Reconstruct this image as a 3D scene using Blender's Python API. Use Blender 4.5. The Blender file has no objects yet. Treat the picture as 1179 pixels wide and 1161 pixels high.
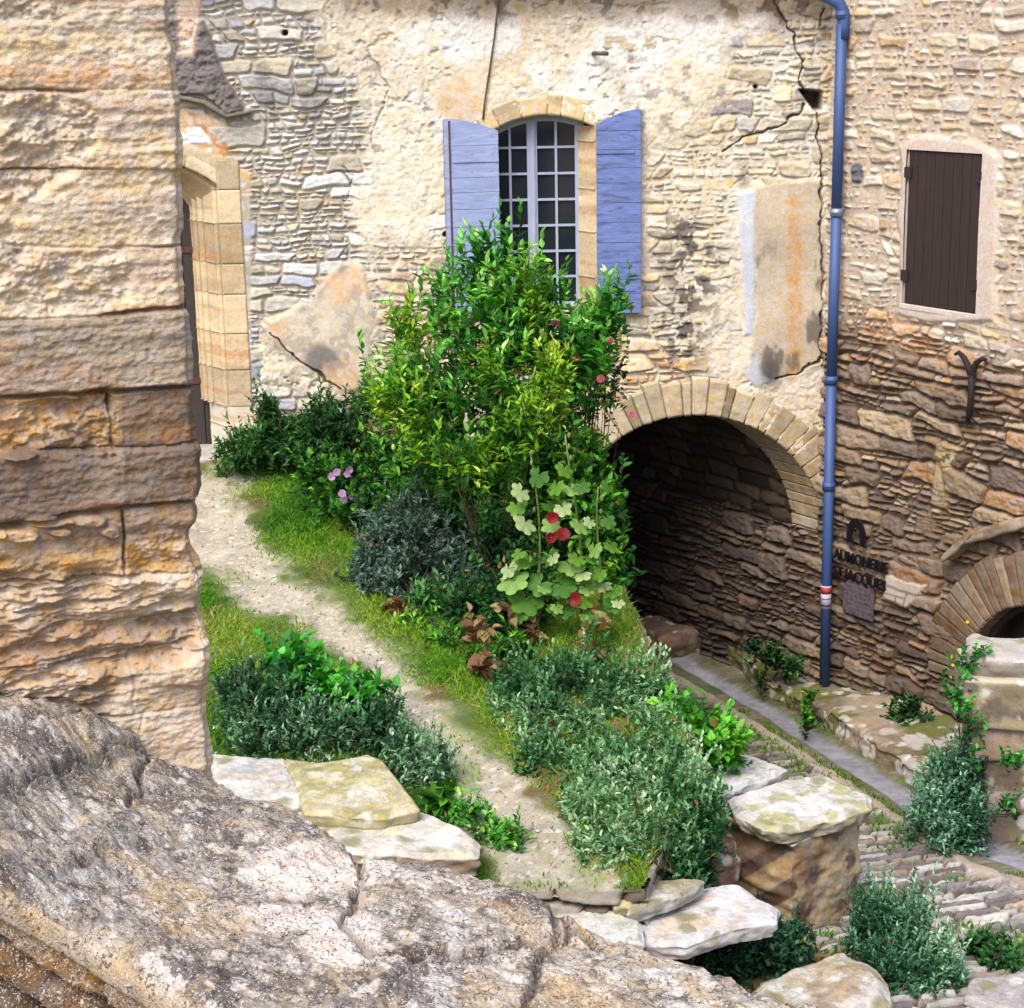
import bpy, math, random
import numpy as np
from mathutils import Vector, Matrix
sc = bpy.context.scene
# ---------------------------------------------------------------- camera, light
EYE = np.array([0.0, 0.0, 6.76]); FPX = 2080.0; CX, CY = 589.5, 580.5
_p, _a = math.radians(14.8), math.radians(1.1)
_r = np.array([1.0, 0, 0]); _f = np.array([0, math.cos(_p), -math.sin(_p)]); _u = np.cross(_r, _f)
RR = math.cos(_a)*_r - math.sin(_a)*_u; UU = math.sin(_a)*_r + math.cos(_a)*_u
cam = bpy.data.cameras.new('camera'); camo = bpy.data.objects.new('camera', cam); sc.collection.objects.link(camo)
cam.sensor_width = 36; cam.lens = 36*FPX/1179; cam.clip_end = 1000; cam.clip_start = .05
camo.matrix_world = Matrix(((RR[0], UU[0], -_f[0], EYE[0]), (RR[1], UU[1], -_f[1], EYE[1]), (RR[2], UU[2], -_f[2], EYE[2]), (0, 0, 0, 1)))
sc.camera = camo
SUN_EL, SUN_AZ = math.radians(52), math.radians(205)      # azimuth clockwise from +Y
w = bpy.data.worlds.new('World'); sc.world = w; w.use_nodes = True
nt = w.node_tree; bgn = nt.nodes['Background']
sky = nt.nodes.new('ShaderNodeTexSky'); sky.sky_type = 'NISHITA'; sky.sun_disc = False
sky.sun_elevation = SUN_EL; sky.sun_rotation = SUN_AZ; sky.dust_density = 3.0; sky.air_density = 0.8; sky.ozone_density = .6
nt.links.new(sky.outputs[0], bgn.inputs[0]); bgn.inputs[1].default_value = 0.15
sl = bpy.data.lights.new('sun', 'SUN'); sl.energy = 1.3; sl.angle = math.radians(32); sl.color = (1, .98, .94)
slo = bpy.data.objects.new('sun', sl); sc.collection.objects.link(slo)
_sd = Vector((math.sin(SUN_AZ)*math.cos(SUN_EL), math.cos(SUN_AZ)*math.cos(SUN_EL), math.sin(SUN_EL)))
slo.rotation_euler = _sd.to_track_quat('Z', 'Y').to_euler()
sc.view_settings.view_transform = 'Standard'; sc.view_settings.look = 'None'
sc.view_settings.exposure = 1.36; sc.view_settings.gamma = 1
sc.view_settings.use_curve_mapping = False
sc.cycles.max_bounces = 6; sc.cycles.transparent_max_bounces = 4
# ---------------------------------------------------------------- maths
A = np.array
def ray(x, y): return _f + RR*(x-CX)/FPX - UU*(y-CY)/FPX
def hitp(x, y, P, N):
    d = ray(x, y); t = np.dot(A(P)-EYE, N)/np.dot(d, N); return EYE+d*t
def back(x, y, Y=18.0): return hitp(x, y, (0, Y, 0), A([0, 1.0, 0]))
def flat(x, y, z): return hitp(x, y, (0, 0, z), A([0, 0, 1.0]))
def terr(x, y): return hitp(x, y, (0, 10.5, 1.56), A([0, -.135, 1.0]))
def strt(x, y): return hitp(x, y, (0, 18, -.2), A([0, .115, 1.0]))
def zterr(y): return 1.56+.135*(y-10.5)
def zstr(y): return -.2+.115*np.maximum(18-y, 0)
def proj(P):
    q = P-EYE; z = q@_f; return CX+FPX*(q@RR)/z, CY-FPX*(q@UU)/z
def lin(c): c = np.asarray(c, float)/255.0; return np.where(c <= .04045, c/12.92, ((c+.055)/1.055)**2.4)
K = 0.60
def pc(r, g, b, k=1.0): return lin((r, g, b))*K*k
def _hash(ix, iy, s):
    h = (ix.astype(np.int64)*374761393 + iy.astype(np.int64)*668265263 + s*2147483647 + s*1274126177) & 0xffffffff
    h = ((h ^ (h >> 13))*1274126177) & 0xffffffff
    h = ((h ^ (h >> 16))*2246822519) & 0xffffffff
    return ((h ^ (h >> 15)) & 0xffffff)/float(0xffffff)
def vn(x, y, s=0):
    x = np.asarray(x, float); y = np.asarray(y, float)
    ix = np.floor(x); iy = np.floor(y); fx = x-ix; fy = y-iy
    fx = fx*fx*(3-2*fx); fy = fy*fy*(3-2*fy)
    a = _hash(ix, iy, s); b = _hash(ix+1, iy, s); c = _hash(ix, iy+1, s); d = _hash(ix+1, iy+1, s)
    return (a*(1-fx)+b*fx)*(1-fy)+(c*(1-fx)+d*fx)*fy
def fbm(x, y, o=4, s=0, g=.5):                       # about -1..1
    t = 0; amp = 1; tot = 0
    for i in range(o):
        t = t+amp*(vn(x*2**i+i*13.7, y*2**i+i*7.3, s+i)*2-1); tot += amp; amp *= g
    return t/tot*1.5
def sst(a, b, x):
    t = np.clip((x-a)/(b-a), 0, 1); return t*t*(3-2*t)
def psdf(x, y, poly):                                # signed distance, negative inside
    P = np.array(poly, float); n = len(P)
    d = np.full(x.shape, 1e18); ins = np.zeros(x.shape, bool)
    for i in range(n):
        x0, y0 = P[i]; x1, y1 = P[(i+1) % n]
        ex, ey = x1-x0, y1-y0; t = np.clip(((x-x0)*ex+(y-y0)*ey)/(ex*ex+ey*ey+1e-9), 0, 1)
        d = np.minimum(d, (x-x0-t*ex)**2+(y-y0-t*ey)**2)
        cond = ((y0 > y) != (y1 > y)) & (x < (x1-x0)*(y-y0)/(y1-y0+1e-12)+x0); ins ^= cond
    d = np.sqrt(d); return np.where(ins, -d, d)
def ldist(x, y, pts):
    d = np.full(x.shape, 1e18)
    for (x0, y0), (x1, y1) in zip(pts[:-1], pts[1:]):
        ex, ey = x1-x0, y1-y0; t = np.clip(((x-x0)*ex+(y-y0)*ey)/(ex*ex+ey*ey+1e-9), 0, 1)
        d = np.minimum(d, (x-x0-t*ex)**2+(y-y0-t*ey)**2)
    return np.sqrt(d)
def mix(a, b, t): return a*(1-t[..., None])+b*t[..., None]
# ---------------------------------------------------------------- object helpers
COL = sc.collection
def tag(o, label=None, cat=None, group=None, kind=None):
    if label: o['label'] = label
    if cat: o['category'] = cat
    if group: o['group'] = group
    if kind: o['kind'] = kind
    return o
def empty(name, loc=(0, 0, 0), label=None, cat=None, group=None):
    o = bpy.data.objects.new(name, None); COL.objects.link(o); o.location = tuple(float(v) for v in loc)
    return tag(o, label, cat, group)
def link(name, me, mat=None, parent=None):
    o = bpy.data.objects.new(name, me); COL.objects.link(o)
    if mat: me.materials.append(mat)
    if parent:
        o.parent = parent; q = parent; off = Vector((0, 0, 0))
        while q: off += Vector(q.location); q = q.parent
        o.location = -off
    return o
def npmesh(name, V, Fc, C=None, smooth=True):
    """V (n,3); Fc (m,k) or list of such arrays; C (n,3) point colours"""
    me = bpy.data.meshes.new(name)
    if not isinstance(Fc, list): Fc = [Fc]
    Fc = [np.asarray(q, np.int32) for q in Fc if len(q)]
    me.vertices.add(len(V)); me.vertices.foreach_set('co', np.asarray(V, np.float32).ravel())
    idx = np.concatenate([q.ravel() for q in Fc]); cnt = np.concatenate([np.full(len(q), q.shape[1], np.int32) for q in Fc])
    me.loops.add(len(idx)); me.loops.foreach_set('vertex_index', idx)
    me.polygons.add(len(cnt)); st = np.concatenate([[0], np.cumsum(cnt)[:-1]]).astype(np.int32)
    me.polygons.foreach_set('loop_start', st)
    me.update(calc_edges=True)
    if smooth: me.polygons.foreach_set('use_smooth', np.ones(len(cnt), bool))
    if C is not None:
        at = me.color_attributes.new('Col', 'FLOAT_COLOR', 'POINT')
        c4 = np.ones((len(V), 4), np.float32); c4[:, :3] = np.clip(C, 0, 1); at.data.foreach_set('color', c4.ravel())
    me.validate(); return me
def gridmesh(name, P, C, hole=None, flip=False, smooth=True):
    nv, nu = P.shape[:2]; I = np.arange(nv*nu).reshape(nv, nu)
    F = np.stack([I[:-1, :-1], I[:-1, 1:], I[1:, 1:], I[1:, :-1]], -1)
    if flip: F = F[..., ::-1]
    if hole is not None:
        hq = hole[:-1, :-1] | hole[:-1, 1:] | hole[1:, 1:] | hole[1:, :-1]; F = F[~hq]
    F = F.reshape(-1, 4); V = P.reshape(-1, 3); Cc = C.reshape(-1, 3)
    used = np.zeros(len(V), bool); used[F.ravel()] = True; mp = np.cumsum(used)-1
    return npmesh(name, V[used], mp[F], Cc[used], smooth)
class MB:
    def __init__(s): s.v = []; s.f = []
    def add(s, vs, fs):
        b = len(s.v); s.v += [tuple(map(float, q)) for q in vs]; s.f += [tuple(i+b for i in q) for q in fs]
    def box(s, lo, hi, M=None, bev=0):
        (x0, y0, z0), (x1, y1, z1) = lo, hi
        if bev:
            b = bev; vs = []
            for sx in (0, 1):
                for sy in (0, 1):
                    for sz in (0, 1):
                        X, Y, Z = (x0, x1)[sx], (y0, y1)[sy], (z0, z1)[sz]; dx, dy, dz = [b*(1-2*q) for q in (sx, sy, sz)]
                        vs += [(X, Y+dy, Z+dz), (X+dx, Y, Z+dz), (X+dx, Y+dy, Z)]
            ci = lambda sx, sy, sz, a: (sx*4+sy*2+sz)*3+a
            fs = []
            for sx in (0, 1): fs.append([ci(sx, 0, 0, 0), ci(sx, 1, 0, 0), ci(sx, 1, 1, 0), ci(sx, 0, 1, 0)][::(-1 if sx == 0 else 1)])
            for sy in (0, 1): fs.append([ci(0, sy, 0, 1), ci(1, sy, 0, 1), ci(1, sy, 1, 1), ci(0, sy, 1, 1)][::(1 if sy == 0 else -1)])
            for sz in (0, 1): fs.append([ci(0, 0, sz, 2), ci(1, 0, sz, 2), ci(1, 1, sz, 2), ci(0, 1, sz, 2)][::(-1 if sz == 0 else 1)])
            for a_ in (0, 1):
                for b_ in (0, 1):
                    fs.append([ci(0, a_, b_, 1), ci(1, a_, b_, 1), ci(1, a_, b_, 2), ci(0, a_, b_, 2)])
                    fs.append([ci(a_, 0, b_, 0), ci(a_, 1, b_, 0), ci(a_, 1, b_, 2), ci(a_, 0, b_, 2)])
                    fs.append([ci(a_, b_, 0, 0), ci(a_, b_, 1, 0), ci(a_, b_, 1, 1), ci(a_, b_, 0, 1)])
                    for c_ in (0, 1): fs.append([ci(a_, b_, c_, 0), ci(a_, b_, c_, 1), ci(a_, b_, c_, 2)])
        else:
            vs = [(x, y, z) for x in (x0, x1) for y in (y0, y1) for z in (z0, z1)]
            fs = [(0, 1, 3, 2), (4, 6, 7, 5), (0, 4, 5, 1), (2, 3, 7, 6), (0, 2, 6, 4), (1, 5, 7, 3)]
        if M is not None: vs = [tuple(M @ Vector(q)) for q in vs]
        s.add(vs, fs)
    def tube(s, pts, r, n=8, cap=True):
        pts = [Vector(tuple(map(float, q))) for q in pts]; rs = r if isinstance(r, (list, tuple)) else [r]*len(pts)
        base = len(s.v); up = None
        for i, p in enumerate(pts):
            t = (pts[min(i+1, len(pts)-1)]-pts[max(i-1, 0)]).normalized()
            if up is None: up = t.orthogonal().normalized()
            up = (up-t*up.dot(t)).normalized(); sd = t.cross(up)
            for k in range(n):
                a_ = 2*math.pi*k/n; s.v.append(tuple(p+(up*math.cos(a_)+sd*math.sin(a_))*rs[i]))
        for i in range(len(pts)-1):
            for k in range(n): s.f.append((base+i*n+k, base+i*n+(k+1) % n, base+(i+1)*n+(k+1) % n, base+(i+1)*n+k))
        if cap:
            s.f.append(tuple(base+k for k in range(n))[::-1]); s.f.append(tuple(base+(len(pts)-1)*n+k for k in range(n)))
    def prism(s, poly, y0, y1, to):                 # poly (a,b); to(a,b,c)->xyz
        n = len(poly); b = len(s.v)
        s.v += [tuple(map(float, to(p, q, y0))) for p, q in poly]+[tuple(map(float, to(p, q, y1))) for p, q in poly]
        s.f.append(tuple(b+i for i in range(n))); s.f.append(tuple(b+n+i for i in range(n))[::-1])
        for i in range(n): s.f.append((b+i, b+(i+1) % n, b+n+(i+1) % n, b+n+i))
    def build(s, name, mat, parent=None, smooth=False):
        import bmesh
        me = bpy.data.meshes.new(name); me.from_pydata(s.v, [], s.f); bm = bmesh.new(); bm.from_mesh(me)
        bmesh.ops.recalc_face_normals(bm, faces=bm.faces); bm.to_mesh(me); bm.free()
        if smooth:
            for p in me.polygons: p.use_smooth = True
        return link(name, me, mat, parent)
# ---------------------------------------------------------------- materials
def newmat(name):
    m = bpy.data.materials.new(name); m.use_nodes = True; return m, m.node_tree, m.node_tree.nodes['Principled BSDF']
def stone_mat(name, s1=30, s2=170, amt=.32, bump=.5, dist=.012, rough=.92, specks=None):
    m, t, b = newmat(name); N = t.nodes.new; L = t.links.new
    at = N('ShaderNodeAttribute'); at.attribute_name = 'Col'
    tc = N('ShaderNodeTexCoord')
    n1 = N('ShaderNodeTexNoise'); n1.inputs['Scale'].default_value = s1; n1.inputs['Detail'].default_value = 8; n1.inputs['Roughness'].default_value = .7
    n2 = N('ShaderNodeTexNoise'); n2.inputs['Scale'].default_value = s2; n2.inputs['Detail'].default_value = 3
    L(tc.outputs['Object'], n1.inputs['Vector']); L(tc.outputs['Object'], n2.inputs['Vector'])
    mr = N('ShaderNodeMapRange'); mr.inputs['From Min'].default_value = .3; mr.inputs['From Max'].default_value = .7
    mr.inputs['To Min'].default_value = 1-amt; mr.inputs['To Max'].default_value = 1+amt
    ad = N('ShaderNodeMath'); ad.operation = 'ADD'; h = N('ShaderNodeMath'); h.operation = 'MULTIPLY'; h.inputs[1].default_value = .5
    L(n1.outputs['Fac'], ad.inputs[0]); L(n2.outputs['Fac'], ad.inputs[1]); L(ad.outputs[0], h.inputs[0]); L(h.outputs[0], mr.inputs['Value'])
    vm = N('ShaderNodeVectorMath'); vm.operation = 'SCALE'; L(at.outputs['Color'], vm.inputs[0]); L(mr.outputs[0], vm.inputs['Scale'])
    hs = N('ShaderNodeHueSaturation'); L(vm.outputs[0], hs.inputs['Color'])
    n3 = N('ShaderNodeTexNoise'); n3.inputs['Scale'].default_value = s1*.4; n3.inputs['Detail'].default_value = 5; L(tc.outputs['Object'], n3.inputs['Vector'])
    m3 = N('ShaderNodeMapRange'); m3.inputs['From Min'].default_value = .35; m3.inputs['From Max'].default_value = .65; m3.inputs['To Min'].default_value = .65; m3.inputs['To Max'].default_value = 1.2
    L(n3.outputs['Fac'], m3.inputs['Value']); L(m3.outputs[0], hs.inputs['Saturation'])
    out = hs.outputs[0]
    if specks:                                       # lichen: list of (scale, threshold, colour)
        for sc_, th, colr in specks:
            v = N('ShaderNodeTexVoronoi'); v.inputs['Scale'].default_value = sc_
            nn = N('ShaderNodeTexNoise'); nn.inputs['Scale'].default_value = sc_*.9; nn.inputs['Detail'].default_value = 4
            av = N('ShaderNodeMixRGB'); av.inputs[0].default_value = .12; L(tc.outputs['Object'], nn.inputs['Vector']); L(tc.outputs['Object'], av.inputs[1]); L(nn.outputs['Color'], av.inputs[2]); L(av.outputs[0], v.inputs['Vector'])
            sp = N('ShaderNodeSeparateColor'); L(v.outputs['Color'], sp.inputs[0])
            g = N('ShaderNodeMath'); g.operation = 'GREATER_THAN'; g.inputs[1].default_value = th; L(sp.outputs[0], g.inputs[0])
            r2 = N('ShaderNodeMapRange'); r2.inputs['From Min'].default_value = .55; r2.inputs['From Max'].default_value = .3; L(v.outputs['Distance'], r2.inputs['Value'])
            mu = N('ShaderNodeMath'); mu.operation = 'MULTIPLY'; L(g.outputs[0], mu.inputs[0]); L(r2.outputs[0], mu.inputs[1])
            mu2 = N('ShaderNodeMath'); mu2.operation = 'MULTIPLY'; L(mu.outputs[0], mu2.inputs[0]); mu2.inputs[1].default_value = .8
            mx = N('ShaderNodeMixRGB'); L(mu2.outputs[0], mx.inputs[0]); L(out, mx.inputs[1]); mx.inputs[2].default_value = (*colr, 1); out = mx.outputs[0]
    L(out, b.inputs['Base Color']); b.inputs['Roughness'].default_value = rough; b.inputs['Specular IOR Level'].default_value = .25
    bp = N('ShaderNodeBump'); bp.inputs['Strength'].default_value = bump; bp.inputs['Distance'].default_value = dist
    L(h.outputs[0], bp.inputs['Height']); L(bp.outputs[0], b.inputs['Normal'])
    return m
def plain_mat(name, c, rough=.6, metal=0, amt=.15, scale=20, bump=.1, stretch=(1, 1, 1), c2=None, thr=(.5, .6), spec=.4):
    m, t, b = newmat(name); N = t.nodes.new; L = t.links.new
    tc = N('ShaderNodeTexCoord'); mp = N('ShaderNodeMapping'); mp.inputs['Scale'].default_value = stretch; L(tc.outputs['Object'], mp.inputs[0])
    n = N('ShaderNodeTexNoise'); n.inputs['Scale'].default_value = scale; n.inputs['Detail'].default_value = 7; n.inputs['Roughness'].default_value = .65; L(mp.outputs[0], n.inputs['Vector'])
    mr = N('ShaderNodeMapRange'); mr.inputs['From Min'].default_value = .3; mr.inputs['From Max'].default_value = .7; mr.inputs['To Min'].default_value = 1-amt; mr.inputs['To Max'].default_value = 1+amt; L(n.outputs['Fac'], mr.inputs['Value'])
    vm = N('ShaderNodeVectorMath'); vm.operation = 'SCALE'; vm.inputs[0].default_value = tuple(c); L(mr.outputs[0], vm.inputs['Scale']); out = vm.outputs[0]
    if c2 is not None:
        n2 = N('ShaderNodeTexNoise'); n2.inputs['Scale'].default_value = scale*1.7; n2.inputs['Detail'].default_value = 6; L(mp.outputs[0], n2.inputs['Vector'])
        m2 = N('ShaderNodeMapRange'); m2.inputs['From Min'].default_value = thr[0]; m2.inputs['From Max'].default_value = thr[1]; L(n2.outputs['Fac'], m2.inputs['Value'])
        mx = N('ShaderNodeMixRGB'); L(m2.outputs[0], mx.inputs[0]); L(out, mx.inputs[1]); mx.inputs[2].default_value = (*c2, 1); out = mx.outputs[0]
    L(out, b.inputs['Base Color']); b.inputs['Roughness'].default_value = rough; b.inputs['Metallic'].default_value = metal; b.inputs['Specular IOR Level'].default_value = spec
    bp = N('ShaderNodeBump'); bp.inputs['Strength'].default_value = bump; bp.inputs['Distance'].default_value = .01; L(n.outputs['Fac'], bp.inputs['Height']); L(bp.outputs[0], b.inputs['Normal'])
    return m
def leaf_mat(name, trans=.32, rough=.58):
    m, t, b = newmat(name); N = t.nodes.new; L = t.links.new
    at = N('ShaderNodeAttribute'); at.attribute_name = 'Col'; L(at.outputs['Color'], b.inputs['Base Color'])
    b.inputs['Roughness'].default_value = rough; b.inputs['Specular IOR Level'].default_value = .25
    tr = N('ShaderNodeBsdfTranslucent'); hs = N('ShaderNodeHueSaturation'); hs.inputs['Value'].default_value = 1.5; hs.inputs['Saturation'].default_value = 1.15; hs.inputs['Hue'].default_value = .49
    L(at.outputs['Color'], hs.inputs['Color']); L(hs.outputs[0], tr.inputs['Color'])
    mx = N('ShaderNodeMixShader'); mx.inputs[0].default_value = trans; L(b.outputs[0], mx.inputs[1]); L(tr.outputs[0], mx.inputs[2])
    L(mx.outputs[0], t.nodes['Material Output'].inputs['Surface']); return m
M_WALL = stone_mat('old masonry', 28, 110, .30, .6, .012)
M_PIER = stone_mat('eroded ashlar', 70, 260, .34, .7, .007)
M_PARA = stone_mat('lichened coping stone', 40, 160, .38, .8, .010, specks=[(60, .74, tuple(pc(215, 206, 196))), (52, .62, tuple(pc(66, 58, 58))), (75, .80, tuple(pc(230, 224, 222))), (60, .90, tuple(pc(190, 150, 60)))])
M_ROCK = stone_mat('weathered rock', 40, 150, .34, .8, .012, specks=[(9, .80, tuple(pc(232, 228, 216))), (7, .86, tuple(pc(150, 145, 96)))])
M_GROUND = stone_mat('gravel path and turf', 45, 210, .36, .7, .012)
M_STREET = stone_mat('cobbles', 35, 150, .3, .6, .01)
M_LEAF = leaf_mat('leaves'); M_GRASS = leaf_mat('grass blades', .35, .7); M_PETAL = leaf_mat('petals', .25, .6)
M_STEM = plain_mat('stems', pc(95, 92, 50), .9)
# ---------------------------------------------------------------- masonry patterns
def rubble(u, v, seed, ch=(.06, .13), lw=(.12, .38), warp=.02, gap=.006, bamp=.35, slant=.3):
    """irregular coursed stones: returns (edge distance m, stone id, local x, local y, half sizes)"""
    rng = np.random.RandomState(seed)
    uu = u+warp*fbm(u*3.1, v*4.3, 3, seed+5); vv = v+warp*.9*fbm(u*1.7+9, v*3.7, 3, seed+11)
    lo, hi = vv.min()-.4, vv.max()+.4
    ys = [lo]
    while ys[-1] < hi: ys.append(ys[-1]+rng.uniform(*ch))
    ys = A(ys); mh = bamp*min(ch)
    def bnd(k): return ys[np.clip(k, 0, len(ys)-1)]+mh*(vn(uu*2.6+k*17.3, k*3.1, seed+2)*2-1)+mh*.45*(vn(uu*9+k*7.3, k*1.7, seed+3)*2-1)
    k = np.clip(np.searchsorted(ys, vv)-1, 0, len(ys)-2)
    b0 = bnd(k); b1 = bnd(k+1)
    k = np.where(vv < b0, k-1, np.where(vv > b1, k+1, k)); k = np.clip(k, 0, len(ys)-2); b0 = bnd(k); b1 = bnd(k+1)
    ul, uh = uu.min()-1, uu.max()+1
    x0 = np.zeros(u.shape); x1 = np.zeros(u.shape); sid = np.zeros(u.shape, np.int64); mid = (b0+b1)/2
    for c in range(len(ys)-1):
        m = k == c
        if not m.any(): continue
        hgt = ys[c+1]-ys[c]; xs = [ul-rng.uniform(0, .3)]
        while xs[-1] < uh:
            wd = rng.uniform(*lw)*(.6+.5*hgt/np.mean(ch)); xs.append(xs[-1]+wd)
        xs = A(xs); sl_ = rng.uniform(-slant, slant, len(xs))
        q = uu[m]; dv = (vv-mid)[m]; i = np.clip(np.searchsorted(xs, q)-1, 0, len(xs)-2)
        a = xs[i]+sl_[i]*dv; b = xs[i+1]+sl_[i+1]*dv
        i = np.where(q < a, i-1, np.where(q > b, i+1, i)); i = np.clip(i, 0, len(xs)-2); a = xs[i]+sl_[i]*dv; b = xs[i+1]+sl_[i+1]*dv
        x0[m] = a; x1[m] = b; sid[m] = c*1000+i
    hx = np.maximum((x1-x0)/2-gap, .004); hy = np.maximum((b1-b0)/2-gap, .004)
    lx = uu-(x0+x1)/2; ly = vv-mid; r = .45*np.minimum(hx, hy)
    qx = np.abs(lx)-(hx-r); qy = np.abs(ly)-(hy-r)
    d = -(np.minimum(np.maximum(qx, qy), 0)+np.sqrt(np.maximum(qx, 0)**2+np.maximum(qy, 0)**2)-r)
    return d, sid, lx/hx, ly/hy, hx, hy
def rubble2(u, v, seed, big, small, frac=.5, warp=.035, slant=.6):
    dL, sL, lxL, lyL, hx, hy = rubble(u, v, seed, big[0], big[1], warp, .006, .40, slant)
    dS, sS, lxS, lyS, _, _ = rubble(u+.013*fbm(u*6, v*6, 2, seed+40), v+.012*fbm(u*5, v*6, 2, seed+41), seed+50, small[0], small[1], warp, .005, .42, slant)
    m = _hash(sL, sL*3+1, seed+60) < frac; sid = np.where(m, sS*7+sL*13+3, sL); lx = np.where(m, lxS, lxL); ly = np.where(m, lyS, lyL)
    return np.where(m, np.minimum(dL, dS), dL), sid, lx, ly, hx, hy
def rid(sid, s): return _hash(sid, sid*7+3, s)
def stones_h(d, sid, lx, ly, u, v, seed, edge=.016, prot=.03, rough=.006, deep=.03):
    p = sst(0, edge, d); h = -deep+p*(deep+prot*(.25+.75*rid(sid, seed)))
    h += p*(lx*(rid(sid, seed+1)-.5)*.012-ly*(rid(sid, seed+2)-.3)*.012) + p*rough*fbm(u*16, v*26, 4, seed+4)
    return h
def palette(sid, seed, cols, wts=None):
    cols = A(cols); n = len(cols); wts = np.array(wts if wts is not None else [1]*n, float)
    cw = np.cumsum(wts)/wts.sum(); i = np.clip(np.searchsorted(cw, rid(sid, seed)), 0, n-1)
    return cols[i]*(.74+.48*rid(sid, seed+1))[..., None]
def wallgrid(O, U, N, u0, u1, z0, z1, step):
    us = np.arange(u0, u1+step, step); zs = np.arange(z0, z1+step, step); u, z = np.meshgrid(us, zs)
    P = A(O)+u[..., None]*A(U)+(z-O[2])[..., None]*A([0, 0, 1.0]); x, y = proj(P); return u, z, P, x, y
# ================================================================ SETTING
# far ground
g = MB(); g.add([(-300, -300, -1.2), (300, -300, -1.2), (300, 300, -1.2), (-300, 300, -1.2)], [(0, 1, 2, 3)])
tag(g.build('ground', plain_mat('dry earth', pc(150, 130, 95), .95, amt=.3, scale=2)), kind='structure')
COR = back(945, 400)
TX, TY = -.556, .831                      # direction of the passage behind the arch
# ---- street
xs = np.arange(-3.2, 6.0, .02); ysd = np.concatenate([np.arange(6.5, 19.5, .02), np.arange(19.5, 27, .06)])
X, Y = np.meshgrid(xs, ysd); Z = zstr(Y)+0*X; P = np.stack([X, Y, Z], -1); px, py = proj(P)
ca, sa = math.cos(-.30), math.sin(-.30); U_, V_ = X*ca-Y*sa, X*sa+Y*ca
d, sid, lx, ly, hx, hy = rubble(U_, V_, 31, (.045, .085), (.12, .42), .035, .004, .4, .5)
h = stones_h(d, sid, lx, ly, U_, V_, 31, .020, .035, .009, .034)
c = palette(sid, 33, [pc(186, 180, 170), pc(148, 140, 136), pc(204, 198, 188), pc(124, 112, 110), pc(172, 156, 138)])*(1+.25*fbm(U_*14, V_*20, 4, 34))[..., None]
jm = sst(.012, .0, d); c = mix(c, pc(70, 66, 46)+0*c, jm)
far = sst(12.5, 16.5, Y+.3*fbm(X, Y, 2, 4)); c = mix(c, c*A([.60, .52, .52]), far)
moss = sst(.05, .35, fbm(X*1.1, Y*1.1, 4, 77)+.25*jm); c = mix(c, pc(88, 112, 40)+0*c, np.clip(moss*1.1, 0, .9)*sst(.03, .0, d))
gut = [(700, 706), (760, 735), (800, 756), (870, 798), (930, 833), (1000, 873), (1060, 913), (1110, 945), (1179, 980), (1300, 1045), (1300, 1078), (1179, 1004), (1120, 984), (1060, 948), (990, 899), (930, 860), (870, 823), (800, 780), (745, 750), (690, 720)]
gd = psdf(px+4*fbm(X*3, Y*3, 3, 8), py, gut); gm = sst(0, -7, gd); gb = sst(22, 4, gd); h = h*(1-gb*.85)+gb*.85*.0; h = h*(1-gm)+gm*(-.035+.006*fbm(X*9, Y*9, 4, 12)); c = mix(c, pc(160, 160, 168)*(1+.3*fbm(X*4, Y*4, 4, 3)+.2*fbm(X*16, Y*16, 4, 3))[..., None], gm)
dg = mix(pc(128, 116, 92)+0*c, pc(96, 112, 48)+0*c, sst(-.2, .3, fbm(X*3, Y*3, 4, 44)))*(1+.3*fbm(X*14, Y*14, 3, 45))[..., None]; c = mix(c, dg, sst(15, 6, gd)*(1-gm)*.85)
ew = ldist(px+3*fbm(X*4, Y*4, 2, 9), py, [(735, 757), (800, 794), (870, 838), (930, 876), (990, 914), (1060, 964), (1120, 1000), (1179, 1019), (1300, 1095)])
em = sst(5, 3, ew); h = h*(1-em)+em*(.03+.008*fbm(X*7, Y*7, 3, 5)-.03*sst(.04, .0, np.abs(((U_*1.6) % .8)-.4))); c = mix(c, pc(182, 166, 146)*(1+.25*fbm(X*5, Y*5, 4, 41))[..., None], em)
soil = sst(10, -10, psdf(px+12*fbm(X*2, Y*2, 3, 6), py, [(600, 900), (880, 940), (960, 1010), (965, 1060), (925, 1085), (1010, 1130), (1010, 1400), (200, 1400)]))
h = h*(1-soil)+soil*.02*fbm(X*5, Y*5, 5, 15); c = mix(c, pc(168, 128, 78)*(1+.4*fbm(X*3, Y*3, 4, 16))[..., None], soil)
P[..., 2] += h
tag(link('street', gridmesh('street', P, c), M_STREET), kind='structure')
# ---- terrace with the gravel path
xs = np.arange(-6.0, 1.72, .02); ysd = np.arange(10.25, 18.0, .02); X, Y = np.meshgrid(xs, ysd)
def xedge(y): return np.interp(y, [10.2, 11.0, 11.6, 14, 16, 18], [.75, 1.0, 1.32, 1.02, .75, .42])
P = np.stack([X, Y, zterr(Y)], -1); px, py = proj(P)
path = [(140, 540), (235, 541), (292, 543), (282, 575), (292, 622), (340, 668), (405, 700), (447, 742), (490, 800), (560, 868), (610, 905), (640, 935), (684, 978), (712, 1018), (700, 1060), (600, 1060), (540, 960), (505, 890), (470, 848), (430, 795), (370, 742), (300, 706), (236, 660), (60, 600)]
pd = psdf(px+14*fbm(X*2.2, Y*2.2, 4, 21), py+9*fbm(X*2.2, Y*2.2, 4, 22), path)
gm = sst(-16, 10, pd+11*fbm(X*9, Y*9, 3, 23))
bare = fbm(X*1.4, Y*1.4, 4, 24)
gravel = pc(194, 182, 156)*(1+.22*fbm(X*6, Y*6, 5, 25)+.25*(vn(X*60, Y*60, 2)-.5))[..., None]
gravel = mix(gravel, pc(236, 228, 216)+0*gravel, sst(.80, .9, vn(X*38, Y*38, 26)))
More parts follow.
